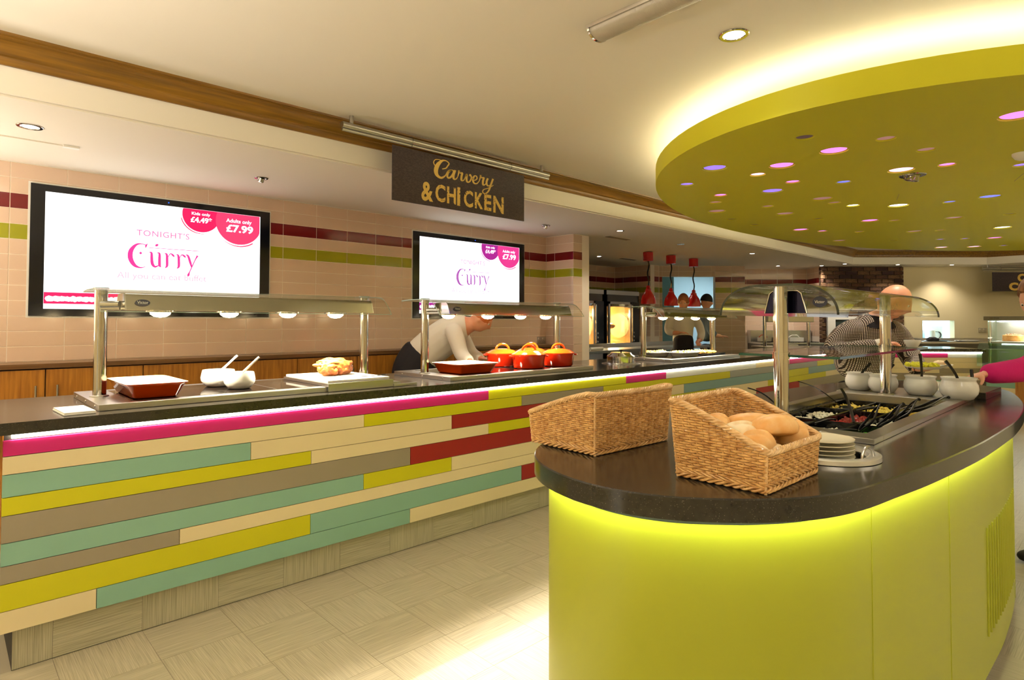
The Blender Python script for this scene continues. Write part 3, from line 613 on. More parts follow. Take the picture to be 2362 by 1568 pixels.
# ================================================================ salad island
isl = thing('buffet_island', 'lime fronted oval island with a thick dark quartz top and glowing underside', 'counter', (0, 0, 0))
OUT = [(-.340,3.0),(-.342,2.745),(-.352,2.415),(-.369,2.174),(-.395,1.9),(-.422,1.705),(-.447,1.537),(-.489,1.405),(-.554,1.30),(-.632,1.218),(-.723,1.151),(-.84,1.113),(-.966,1.117),(-1.10,1.163),(-1.215,1.25),(-1.30,1.38),(-1.355,1.6),(-1.39,1.95),(-1.41,2.4),(-1.415,2.9),(-1.39,3.5),(-1.32,4.05),(-1.17,4.45),(-.9,4.64),(-.66,4.54),(-.51,4.28),(-.405,3.8),(-.358,3.4)]
_base = [p for p in bez([a+(0,) for a in OUT], 12, True)]
def so(k, N=200):
    P = resample(_base, N); out = []
    for i, p in enumerate(P):
        t = (V(P[(i+1) % N])-V(P[i-1])).normalized(); out.append((p[0]+t.y*k, p[1]-t.x*k) if SGN > 0 else (p[0]-t.y*k, p[1]+t.x*k))
    return out
# orientation of the outline
_ar = sum(_base[i-1].x*_base[i].y-_base[i].x*_base[i-1].y for i in range(len(_base))); SGN = 1 if _ar > 0 else -1
well = [(-1.085, 2.145), (-.597, 2.145), (-.588, 3.42), (-1.082, 3.42)]
lw1 = circ(-.636, 1.835, .112, 40); lw2 = circ(-1.01, 1.93, .098, 40)
wt = MB()
for z, k in ((.939, -.0045), (.9405, 0)): pass
tp = holed([p[:2] for p in so(-.003)], [well, lw1, lw2], .940)
wt.add(tp.v, tp.f)
for z0, k0, z1, k1 in ((.940, -.003, .937, 0), (.937, 0, .889, 0), (.889, 0, .889, -.008), (.889, -.008, .895, -.008)):
    a, b = [p[:2] for p in so(k0)], [p[:2] for p in so(k1)]; n = len(a); o = len(wt.v)
    wt.v += [(x, y, z0) for x, y in a]+[(x, y, z1) for x, y in b]; wt.f += [(o+i, o+(i+1) % n, o+n+(i+1) % n, o+n+i) for i in range(n)]
bt = holed([p[:2] for p in so(-.008)], [well, lw1, lw2], .895); wt.add(bt.v, bt.f)
for h in (well, lw1, lw2): loopwall(wt, h, .895, .940)
wt.obj('worktop', m_quartz, isl, smooth=True, ang=40)
# body in separate curved panels with fine joints
NB = 400; bo, bi = so(-.042, NB), so(-.056, NB); zb0, zb1 = .10, .866
def curved(i0, i1, name, z0=zb0, z1=zb1, m=None):
    I = [k % NB for k in range(i0, i1+1)]
    return MB().prism([bo[k] for k in I]+[bi[k] for k in I][::-1], z0, z1).obj(name, m or m_lime, isl, smooth=True, ang=40)
def near(x, y): return min(range(NB), key=lambda k: (bo[k][0]-x)**2+(bo[k][1]-y)**2)
cuts = sorted([near(-.46, 1.682), near(-.40, 2.20), near(-.38, 3.48), near(-.6, 4.5), near(-1.2, 4.3), near(-1.37, 3.2), near(-1.35, 2.1), near(-1.12, 1.22) if False else near(-1.34, 1.75)])
for a, b in zip(cuts, cuts[1:]+[cuts[0]+NB]):
    c0 = bo[a % NB]; curved(a, b, 'panel').scale = (1, 1, 1)
for c in cuts: 
    q = bo[c]; n_ = V((bo[c][0]-bi[c][0], bo[c][1]-bi[c][1])).normalized()
    MB().tube([(q[0]+n_.x*.0002, q[1]+n_.y*.0002, zb0), (q[0]+n_.x*.0002, q[1]+n_.y*.0002, zb1)], .0016, 6).obj('joint_strip', m_lime, isl)
pl = MB(); pl.prism(so(-.085, 120), 0, .115); pl.obj('plinth', mat('dark plinth', (40, 42, 42), .3), isl)
core = MB(); loopwall(core, so(-.06, 120), .10, .896); core.obj('carcass', m_blackm, isl)
lt = MB(); lt.tube([(x, y, .8925) for x, y in so(-.014, 200)], .0022, 6, closed=True); lt.obj('led_strip', m_ledl, isl)
i0, i1 = near(-.385, 2.655), near(-.385, 3.385)
gi = [k for k in range(min(i0, i1), max(i0, i1)+1)] if abs(i1-i0) < NB/2 else [k % NB for k in range(max(i0, i1), min(i0, i1)+NB+1)]
for k in range(17):
    f = k/16*(len(gi)-1); a = gi[int(f)]; b = gi[min(int(f)+1, len(gi)-1)]; x = bo[a][0]+(bo[b][0]-bo[a][0])*(f % 1); y = bo[a][1]+(bo[b][1]-bo[a][1])*(f % 1)
    MB().tube([(x+.001, y, .228), (x+.001, y, .602)], .0045, 8).obj('vent_slat', m_lime, isl)

# ---------------------------------------------------------------- wicker baskets
m_wick = mat('wicker', (224, 180, 114), .42, vary=((60, 60, 60), (176, 126, 66), .35, .68), coat=.25)
m_wickl = mat('light wicker rim', (232, 198, 146), .38, vary=((40, 40, 90), (196, 152, 98), .35, .68), coat=.25)
def basket(name, label, o, rz, L, Wd, hl, hh, rows, flare=.012):
    """local: x from the high back (0) to the low front (Wd); y 0..L; height falls from hh to hl"""
    t = thing(name, label, 'basket', o, rz)
    def top(x): 
        s = min(1, max(0, x/Wd)); s2 = max(0, (s-.10)/.90); return hh+(hl-hh)*(s2**1.12)
    per = [(0, 0), (Wd, 0), (Wd, L), (0, L)]; Lp = 2*(L+Wd); rnd = random.Random(3)
    def P(d, z):
        d %= Lp; 
        if d < Wd: x, y = d, 0
        elif d < Wd+L: x, y = Wd, d-Wd
        elif d < 2*Wd+L: x, y = Wd-(d-Wd-L), L
        else: x, y = 0, L-(d-2*Wd-L)
        f = flare*z/hh; cx, cy = Wd/2, L/2; r = .012
        # round the corners
        for qx, qy in per:
            dx, dy = x-qx, y-qy
            if abs(dx)+abs(dy) < r: x += (cx-qx)/abs(cx-qx)*(r-abs(dx)-abs(dy))*.3; y += (cy-qy)/abs(cy-qy)*(r-abs(dx)-abs(dy))*.3
        return V((x+(x-cx)/cx*f, y+(y-cy)/cy*f, z))
    def N(d):
        a, b = P(d-.004, .05), P(d+.004, .05); q = (b-a).normalized(); return V((q.y, -q.x, 0))
    ns = int(Lp/.0155); ns += ns % 2; sp = Lp/ns
    wv = MB(); base = .022
    for j in range(rows):
        off = j % 2; pts = []; run = []
        zr_ = base+(j+.5)*(hh-base)/rows
        for k in range(ns*4):
            d = k*sp/4; p = P(d, zr_); zt = top(p.x); 
            # rows bend with the slope as they climb
            z = base+(zt-base)*((j+.5)/rows)**1 if False else zr_
            ok = z < zt-.006
            if ok:
                q = P(d, z+rnd.uniform(-.0004, .0004)); n = N(d); run.append(q+n*.0026*cos(pi*(d/sp)+pi*off))
            if (not ok or k == ns*4-1) and len(run) > 1:
                wv.tube(run, .0029, 6, flat=1.0); run = []
            elif not ok: run = []
    wv.obj('woven_strands', m_wick, t, smooth=True, kind='stuff')
    st = MB()
    for k in range(ns): d = k*sp; p = P(d, .004); q = P(d, top(p.x)-.002); st.tube([p, q], .0019, 5)
    st.obj('upright_stakes', m_wick, t, smooth=True, kind='stuff')
    # thick slanting foot wale and plaited rim: ropes of several rods twisting round each other
    def rope(zf, rad, rod, n, tw, name, m, amp=1):
        mb = MB()
        for s in range(n):
            pts = []
            for k in range(ns*3):
                d = k*sp/3; p = P(d, zf(P(d, .0).x)); a = 2*pi*(s/n+d*tw); nn = N(d); pts.append(p+nn*rad*cos(a)+V((0, 0, 1))*rad*amp*sin(a))
            mb.tube(pts, rod, 6, closed=True)
        mb.obj(name, m, t, smooth=True)
    rope(lambda x: .008, .0034, .0030, 3, 16, 'foot_wale', m_wick, 1.4); rope(lambda x: .018, .003, .0026, 3, -16, 'foot_wale', m_wick, 1.2)
    rope(lambda x: top(x)-.001, .0046, .0036, 5, 20, 'plaited_rim', m_wickl, 1.1)
    MB().box(.004, Wd-.004, .004, L-.004, .003, .008).obj('base', m_wick, t)
    for x, y in per: MB().tube([P({(0, 0): 0, (Wd, 0): Wd, (Wd, L): Wd+L, (0, L): 2*Wd+L}[(x, y)], .0), P({(0, 0): 0, (Wd, 0): Wd, (Wd, L): Wd+L, (0, L): 2*Wd+L}[(x, y)], top(x)+.002)], .0038, 8).obj('corner_post', m_wickl, t, smooth=True)
    return t
basket('wicker_basket', 'wicker basket with a sloping front, filled with bread rolls', (-.796, 1.318, .9405), R(-.5), .292, .224, .092, .186, 27)
b1 = basket('wicker_basket', 'empty wicker basket seen from its tall back on the island corner', (-1.050, 1.690, .9405), R(177.4), .350, .262, .094, .174, 25)

# ---------------------------------------------------------------- bread rolls
m_br1 = mat('golden crust', (228, 170, 96), .5, vary=((30, 30, 30), (238, 200, 138), .35, .7), bump=((120, 120, 120), .15, .002), sss=.03); m_br2 = mat('pale crust', (246, 230, 192), .6, vary=((26, 26, 26), (224, 176, 108), .45, .72), bump=((140, 140, 140), .2, .002), sss=.03)
def roll(label, c, l, w, h, rz, m, tilt=0, split=True, bend=0):
    bm = bmesh.new(); bmesh.ops.create_uvsphere(bm, u_segments=28, v_segments=18, radius=1); rn = random.Random(int(c[0]*-1000))
    for v in bm.verts:
        x, y, z = v.co; n = 1+.03*sin(5*x+rn.random()*.2)+.02*sin(7*y)
        if split and z > .3: z -= .20*math.exp(-((y+.1+.12*x)/.14)**2)*(1-x*x)
        if z < -.35: z = -.35+(z+.35)*.35
        ax = abs(x)**.82*(1 if x > 0 else -1); v.co = V((ax*l/2*n, y*w/2*n+bend*(x*x)*w, z*h/2*n))
    t = MB().bm(bm).obj('bread_roll', m, smooth=True, ang=80, loc=c, rot=(tilt, 0, rz)); tag(t, label, 'bread roll', 'bread rolls in the wicker basket')
roll('long smooth golden roll lying across the back of the bread basket', (-.706, 1.535, 1.056), .128, .056, .052, .80, m_br1, split=False)
roll('small golden roll at the back left end of the bread basket', (-.760, 1.458, 1.056), .066, .058, .056, .4, m_br1)
roll('small pale roll wedged at the left side of the bread basket', (-.744, 1.402, 1.036), .062, .052, .050, 1.2, m_br2)
roll('large pale split roll in the left middle of the bread basket', (-.690, 1.448, 1.042), .088, .070, .062, .7, m_br2, .2)
roll('long pale roll leaning on the near left side of the bread basket', (-.680, 1.378, 1.020), .112, .064, .058, -.35, m_br2, .1)
roll('largest golden split roll on top of the pile in the bread basket', (-.632, 1.505, 1.056), .120, .084, .070, 1.0, m_br1, -.2)
roll('golden roll hanging down in front of the largest golden roll', (-.640, 1.432, 1.026), .080, .062, .074, .2, m_br1, .5)
roll('golden roll at the right of the bread pile', (-.610, 1.558, 1.034), .080, .070, .078, .7, m_br1, .4)
roll('pale roll with a crusty ridge at the low front of the bread basket', (-.632, 1.374, 1.010), .090, .062, .052, .5, m_br2)
roll('flat pale roll tucked beside the front rim of the bread basket', (-.612, 1.442, 1.006), .076, .052, .046, .9, m_br2)
roll('pale roll alone in the right front corner of the bread basket', (-.602, 1.575, 1.012), .066, .056, .048, .9, m_br2)
roll('pale roll mostly buried in the middle of the bread pile', (-.655, 1.425, .990), .08, .055, .055, 1.5, m_br2)
for k in range(3): roll('roll buried at the bottom of the bread basket', (-.735+.025*k, 1.40+.12*(k % 2), .968), .09, .055, .045, .5*k, m_br2)

# ---------------------------------------------------------------- plate dispensers
m_plate = mat('cream glazed plate', (232, 226, 196), .2)
def platemesh(r):
    return MB().lathe([(.001, .003), (r*.55, .003), (r*.62, .005), (r*.93, .0105), (r, .0125), (r, .0150), (r*.92, .0135), (r*.60, .008), (.001, .0065)], n=44, cap=False).mesh('plate', m_plate, True, 50)
def stack(x, y, r, z0, n, step, where, grp, top_l):
    me = platemesh(r)
    for k in range(n):
        o = link('plate', me, None, (x, y, z0+k*step)); tag(o, top_l if k == n-1 else 'cream plate within the stack '+where, 'plate', grp)
stack(-.640, 1.850, .082, .8905, 8, .0118, 'in the round dispenser beside the bread basket', 'plates in the round dispenser', 'topmost cream plate in the round dispenser right of the bread')
stack(-1.012, 1.93, .088, .895, 15, .0108, 'standing between the two wicker baskets', 'plates between the baskets', 'topmost cream plate of the stack between the two baskets')
def dispenser(x, y, r, label, rz):
    t = thing('plate_dispenser', label, 'plate dispenser', (x, y, .9405), rz)
    MB().lathe([(r*.74, -.005), (r*.74, .004), (r*.80, .013), (r*.93, .0165), (r, .012), (r*1.01, .001), (r*.98, 0)], n=64, cap=False).obj('ring', mat('pale steel ring', (222, 222, 218), .22, .55), t, smooth=True)
    MB().lathe([(r*.735, -.005), (r*.735, -.30), (.001, -.30)], n=40, cap=False).obj('tube', m_dsteel, t, smooth=True)
    for q in (0, 2.1, 4.2):
        lp = [(r*.86*cos(q)-.030*cos(u)*sin(q), r*.86*sin(q)+.030*cos(u)*cos(q), .004+.040*max(0, sin(u))**.8) for u in [pi*k/14 for k in range(15)]]
        MB().tube(lp, .0036, 10).obj('guide_loop', m_steel, t, smooth=True)
    for q in (1.0, 3.3, 5.4): MB().bbox(-.010, .010, -.004, .004, -.06, .008, .002).obj('spring_post', m_black, t, loc=(r*.70*cos(q), r*.70*sin(q), 0), rot=(0, 0, q+pi/2))
dispenser(-.636, 1.835, .146, 'round steel plate dispenser let into the island, holding cream plates', -.2)
dispenser(-1.01, 1.93, .125, 'round plate dispenser mostly hidden behind the two baskets', .8)

# ---------------------------------------------------------------- chilled well
wl_ = thing('salad_well', 'rectangular stainless chilled well with a flat raised frame in the island', 'salad bar', (0, 0, 0))
zt = .958
x0, x1, y0, y1 = -1.105, -.575, 2.095, 3.475; xi0, xi1, yi0, yi1 = -1.065, -.622, 2.19, 3.36
MB().bbox(x0, x1, y0, yi0, .9405, zt, .002).obj('frame_rail', m_steel, wl_); MB().bbox(x0, x1, yi1, y1, .9405, zt, .002).obj('frame_rail', m_steel, wl_)
MB().bbox(x0, xi0, yi0+.0005, yi1-.0005, .9405, zt, .002).obj('frame_rail', m_steel, wl_); MB().bbox(xi1, x1, yi0+.0005, yi1-.0005, .9405, zt, .002).obj('frame_rail', m_steel, wl_)
MB().box(-1.08, -.60, yi1-.004, yi1, .80, .957).obj('well_wall', m_steel, wl_); MB().box(-1.08, -.60, yi0, yi0+.004, .80, .957).obj('well_wall', m_steel, wl_); MB().box(xi1-.003, xi1, yi0, yi1, .80, .957).obj('well_wall', m_steel, wl_)
MB().box(-1.08, -.60, yi0, yi1, .795, .80).obj('well_floor', m_steel, wl_)
MB().box(-1.075, xi0+.001, yi0, yi1, .80, .957).obj('cold_air_duct', m_blackm, wl_)
gr = MB(); ny = 62
for k in range(ny+1): y = yi0+.02+(yi1-yi0-.04)*k/ny; gr.box(xi0+.001, xi0+.004, y-.0022, y+.0022, .872, .934)
for k in range(7): z = .872+.062*k/6; gr.box(xi0+.001, xi0+.0035, yi0+.01, yi1-.01, z-.0022, z+.0022)
gr.obj('perforated_grille', m_steel, wl_); MB().box(xi0, xi0+.005, yi0, yi1, .932, .957).obj('well_wall', m_steel, wl_)
MB().box(-1.13, -.575, 3.4755, 3.86, .9405, .955).obj('rear_shelf', m_steel, wl_)
m_pan = mat('black polycarbonate pan', (16, 16, 17), .12)
pan_x = [(-1.055, -.912), (-.908, -.770), (-.766, -.628)]; pan_y = [(2.20, 2.575), (2.585, 2.96), (2.97, 3.345)]
foods = {(0, 0): ('orange', 'grated carrot'), (1, 0): ('white', 'coleslaw'), (2, 0): ('green', 'lettuce'), (0, 1): ('white', 'onion rings'), (1, 1): ('red', 'beetroot'), (2, 1): ('white', 'pasta salad'), (0, 2): ('yellow', 'potato chunks'), (1, 2): ('yellow', 'pasta twists'), (2, 2): ('yellow', 'sweetcorn chunks')}
fm = {'orange': mat('orange food', (236, 110, 30), .4), 'white': mat('white food', (238, 234, 214), .4), 'green': mat('lettuce', (96, 190, 50), .45, vary=((50, 50, 50), (180, 226, 130), .4, .65)), 'red': mat('red food', (140, 30, 24), .35), 'yellow': mat('yellow food', (240, 214, 96), .4)}
rnd = random.Random(12)
def chips(n, cx, cy, rx, ry, z, s, rn):
    mb = MB()
    for k in range(n):
        x, y = cx+rn.uniform(-rx, rx), cy+rn.uniform(-ry, ry); M = Mx.Translation((x, y, z+rn.uniform(0, .012)*(1-abs((x-cx)/rx)*.5))) @ Mx.Rotation(rn.uniform(0, 3), 4, V((rn.random(), rn.random(), rn.random()+.1)))
        a, b, c = s*rn.uniform(.6, 1.3), s*rn.uniform(.5, 1), s*rn.uniform(.25, .5)
        bm = bmesh.new(); bmesh.ops.create_icosphere(bm, subdivisions=1, radius=1); bmesh.ops.scale(bm, vec=(a, b, c), verts=bm.verts[:]); mb.bm(bm, M)
    return mb
wherex = ['left', 'middle', 'right']; wherey = ['nearest', 'middle', 'farthest']
for i, (a, b) in enumerate(pan_x):
    for j, (c, d) in enumerate(pan_y):
        t = thing('salad_pan', 'black salad pan in the %s column and %s row of the well' % (wherex[i], wherey[j]), 'salad pan', ((a+b)/2, (c+d)/2, .8805), group='black pans in the salad well')
        w, l = (b-a)/2, (d-c)/2; z1 = .040
        MB().box(-w, w, -l, -l+.004, -.055, z1).box(-w, w, l-.004, l, -.055, z1).box(-w, -w+.004, -l, l, -.055, z1).box(w-.004, w, -l, l, -.055, z1).box(-w, w, -l, l, -.059, -.055).obj('tub', m_pan, t)
        rim_ = [(-w-.001, -l-.001), (w+.001, -l-.001), (w+.001, l+.001), (-w-.001, l+.001)]
        MB().tube([(x, y, z1) for x, y in bez([p+(0,) for p in rim_], 1, True) and [(p[0], p[1]) for p in rim_]], .004, 6, closed=True).obj('rim', m_pan, t)
        k, what = foods[(i, j)]; f = chips(90, 0, 0, w-.014, l-.02, .008+.010*(j > 0), .013 if k != 'green' else .017, rnd).obj('salad_heap', fm[k], smooth=False, loc=((a+b)/2, (c+d)/2, .8805)); tag(f, 'heap of %s %s in the %s column, %s row pan' % (k, what, wherex[i], wherey[j]) if k not in what else 'heap of %s in the %s column, %s row pan' % (what, wherex[i], wherey[j]), 'food', kind='stuff')
        MB().box(-w+.004, w-.004, -l+.004, l-.004, -.055, -.006).obj('filler', m_blackm, t)
def tongs(label, p0, p1, wid=.010, name='serving_tongs', bow=.014):
    p0, p1 = V(p0), V(p1); d = (p1-p0); L = d.length; d.normalize(); sd = d.cross(V((0, 0, 1))).normalized(); up = sd.cross(d)
    t = thing(name, label, 'tongs', p0)
    for s in (-1, 1):
        pts = [V((0, 0, 0))+d*L*f+sd*s*bow*sin(pi*min(1, f*1.05))*.9+up*.004*sin(9*f) for f in [k/14 for k in range(15)]]
        MB().tube(pts, [wid*(.42+.20*sin(pi*k/14)) for k in range(15)], 8, flat=.28, up=sd).obj('arm', m_black, t, smooth=True)
    MB().tube([d*L*1.0-sd*.004, d*(L*1.02)+sd*.0, d*L+sd*.004], wid*.5, 8).obj('spring_end', m_black, t, smooth=True)
    return t
def spoon(label, p0, p1, sag=.02, name='serving_spoon', r=.006, m=None):
    p0, p1 = V(p0), V(p1); d = p1-p0
    t = thing(name, label, 'spoon', p0); m = m or m_black
    pts = [d*f+V((0, 0, sag*sin(pi*f))) for f in [k/12 for k in range(13)]]
    MB().tube(pts, [r*(1.1-.35*abs(k/12-.5)) for k in range(13)], 8, flat=.45, up=(0, 0, 1)).obj('handle', m, t, smooth=True)
    bm = bmesh.new(); bmesh.ops.create_uvsphere(bm, u_segments=18, v_segments=10, radius=1)
    for v in bm.verts: v.co = V((v.co.x*.032, v.co.y*.022, v.co.z*.010))
    q = d.normalized(); MB().bm(bm).obj('bowl', m, t, smooth=True, rot=(0, 0, math.atan2(q.y, q.x)), loc=(-q.x*.02, -q.y*.02, 0)); return t
spoon('thin black curved spoon leaning out of the well by the near post', (-1.010, 2.55, .905), (-1.13, 2.43, 1.045), .03)
spoon('long thin dark spoon arching out of the far left of the well', (-.985, 3.10, .915), (-1.14, 2.98, 1.035), .02, r=.0045)
spoon('black curved spoon rising from the middle of the well', (-.812, 2.70, .905), (-.885, 2.78, 1.035), .02, r=.0065)
tongs('black tongs standing upright in the right front of the well', (-.742, 2.50, .895), (-.690, 2.60, 1.005))
tongs('grey black tongs leaning right beside the upright pair', (-.715, 2.62, .900), (-.645, 2.72, 1.0), .011)
tongs('black tongs tilted over the right middle pan', (-.700, 2.78, .905), (-.640, 2.93, 1.0), .011)
tongs('long black tongs lying across the right rim towards the back', (-.715, 2.90, .925), (-.600, 3.25, .985), .013, bow=.018)
tongs('black tongs lying flat across the left pans', (-.99, 2.42, .908), (-.86, 2.62, .925), .009)
tongs('black tongs lying flat across the middle pans', (-.93, 2.30, .908), (-.72, 2.42, .925), .009)
tongs('black tongs lying flat in the far left pan', (-1.0, 2.95, .912), (-.84, 3.12, .925), .009)

# ---------------------------------------------------------------- dressing pots
m_pot = mat('white glazed pot', (240, 240, 234), .12)
dress = {0: (226, 214, 190), 1: (206, 190, 150), 2: (214, 176, 96), 3: (236, 232, 214)}
for k, (px, py, r, lab, cc) in enumerate(((-1.055, 3.60, .070, 'white bulbous dressing pot, leftmost of four behind the salad well', 0), (-.935, 3.565, .069, 'white dressing pot just left of the far canopy post', 1), (-.768, 3.555, .073, 'white dressing pot with yellow dressing right of the far post', 2), (-.602, 3.50, .078, 'white dressing pot, rightmost and nearest of the four', 3))):
    t = thing('dressing_pot', lab, 'pot', (px, py, .9555 if k != 3 else .9555), group='white dressing pots behind the salad well'); h = r*1.32
    MB().lathe([(.001, 0), (r*.66, 0), (r*.74, .004), (r*.95, h*.28), (r, h*.48), (r*.96, h*.68), (r*.87, h*.82), (r*.86, h*.88), (r*.93, h*.95), (r*.93, h), (r*.86, h), (r*.80, h*.86), (r*.86, h*.6), (.001, h*.55)], n=48, cap=False).obj('body', m_pot, t, smooth=True, ang=60)
    f = MB().lathe([(r*.80, 0), (r*.4, .002), (.001, .002)], n=32, cap=False).obj('dressing', mat('dressing %d' % k, dress[cc], .25), smooth=True, loc=(px, py, .9555+h*.80)); tag(f, 'dressing filling the '+lab.replace('white ', '').split(',')[0], 'sauce')
def ladle(label, x, y, z, dx, dy, dz, bend=.012):
    t = thing('ladle', label, 'ladle', (x, y, z)); d = V((dx, dy, dz))
    e1 = V((.7071, .7071, 0))
    pts = [d*f+e1*(bend*sin(pi*f)) for f in [k/10 for k in range(11)]]
    MB().tube(pts, [.0068]*8+[.0072, .0078, .0085], 8, flat=.55, up=(.7071, -.7071, 0)).obj('handle', m_black, t, smooth=True)
    MB().lathe([(.001, -.016), (.014, -.012), (.020, 0), (.018, 0), (.001, -.013)], n=20, cap=False).obj('bowl', m_black, t, smooth=True)
ladle('black ladle leaning right in the leftmost dressing pot', -1.060, 3.60, 1.012, .046, .046, .085, -.006)
ladle('black ladle in the dressing pot left of the far post', -.925, 3.57, 1.010, .030, .030, .090, -.008)
ladle('tall black ladle standing in the pot of yellow dressing', -.765, 3.565, 1.015, -.004, -.004, .145, .004)
ladle('black curved ladle leaning left in the rightmost dressing pot', -.600, 3.505, 1.025, -.046, -.040, .110, .010)
t = thing('chopping_block', 'dark granite slab lying right of the dressing pots', 'slab', (-.60, 3.90, .9405), -.02)
MB().bbox(-.10, .075, -.20, .20, 0, .034, .003).obj('slab', quartz('black granite', (46, 42, 34), (110, 104, 90), .2), t)

# ---------------------------------------------------------------- canopy over the well
cn = thing('sneeze_guard', 'curved double sided glass canopy on two steel posts over the salad well', 'glass canopy', (-.885, 2.12, .958))
YA, YB = 2.118, 3.525; cx_ = -.885; top_z = 1.452; low_z = 1.343
def prof_(n=14):
    pts = []
    hw = .055; W_ = .207
    for k in range(n+1):
        q = k/n*pi/2; pts.append((-(hw+(W_-hw)*sin(pi/2-q)**.92), low_z+(top_z-low_z)*sin(q)**.95))
    L = [(a, b) for a, b in pts]; return L+[(-a, b) for a, b in L[::-1]]
PR = prof_()
def sheet(Y0_, Y1_, pr, name, m, parent, th=.006):
    mb = MB(); n = len(pr); o = [(p[0], p[1]) for p in pr]; inn = []
    for i, p in enumerate(pr):
        a, b = V(pr[max(i-1, 0)]), V(pr[min(i+1, n-1)]); t = (b-a).normalized(); inn.append((p[0]+t.y*th, p[1]-t.x*th))
    vs = []
    for y in (Y0_, Y1_): vs += [(a, y, b) for a, b in o]+[(a, y, b) for a, b in inn]
    fs = []
    for i in range(n-1): fs += [(i, i+1, 2*n+i+1, 2*n+i), (n+i, 3*n+i, 3*n+i+1, n+i+1)]
    g = MB().add(vs, fs).obj(name, m, parent, smooth=True, ang=50)
    e = MB(); fs2 = []
    for b in (0, 2*n): fs2 += [(b+i, b+i+1, b+n+i+1, b+n+i) for i in range(n-1)]
    fs2 += [(0, n, 3*n, 2*n), (n-1, 3*n-1, 4*n-1, 2*n-1)] if False else [(0, n, 3*n, 2*n), (n-1, 2*n-1, 4*n-1, 3*n-1)]
    e.add(vs, fs2).obj('glass_edge', m_edged if name == 'canopy_glass' else m_edgel, g); return g
# part coordinates are relative to the thing
rel = [(a, b-.958) for a, b in PR]
sheet(0, YB-2.12, rel, 'canopy_glass', m_glass, cn, .008)
for y in (2.165, 3.425):
    MB().tube([(0, y-2.12, 0), (0, y-2.12, .488)], .0245, 28).obj('post', m_chrome, cn, smooth=True, ang=50)
    MB().lathe([(.026, 0), (.030, .002), (.030, .006), (.0, .008)], n=28, cap=False).obj('post_cap', m_edge, cn, loc=(0, y-2.12, .4885), smooth=True)
    MB().lathe([(.034, 0), (.034, .004), (.026, .008)], n=28, cap=False).obj('post_foot', m_steel, cn, loc=(0, y-2.12, 0), smooth=True)
    MB().lathe([(.029, -.012), (.029, .012)], n=24, cap=True).obj('shelf_clamp', m_chrome, cn, loc=(0, y-2.12, .242), smooth=True)
# chrome gantry light housing under the glass
tz = [(-.074, .392), (-.056, .462), (-.044, .472), (.044, .472), (.056, .462), (.074, .392)]
h = MB().extr([(a, b-.392) for a, b in tz], (0, .085, .392), (0, .095, .392), (1, 0, 0)).obj('bracket_plate', mat('dark mirror plate', (40, 42, 74), .08, .9), cn); MB().tube([(a, .083, b) for a, b in tz], .0022, 6).obj('plate_trim', m_chrome, cn)
MB().tube([(.0, .085, .425), (.0, .16, .425)], .012, 16).obj('bracket_spigot', m_chrome, cn, smooth=True)
MB().lathe([(.024, 0), (.024, .006)], n=28, axis='y', sy=.8).obj('maker_badge', mat('navy badge', (20, 30, 70), .3), cn, loc=(.105, .12, .432), smooth=True)  # solid badge put in for a badge reflection right of the plate
text_mb('Victor', w=.034, h=.011, bold=.02).tf(plane((.105, .1195, .432), (1, 0, 0), (0, -1, 0))).obj('badge_lettering', m_whitep, cn)
sh = MB().box(-.195, .165, .13, 1.36, .232, .240).obj('shelf_glass', m_glass, cn)
se = MB().box(-.1955, .1655, .129, .1305, .2315, .2405).box(.1645, .166, .129, 1.361, .2315, .2405).box(-.196, -.1945, .129, 1.361, .2315, .2405).box(-.196, .166, 1.3595, 1.361, .2315, .2405); se.obj('glass_edge', m_edge, sh)
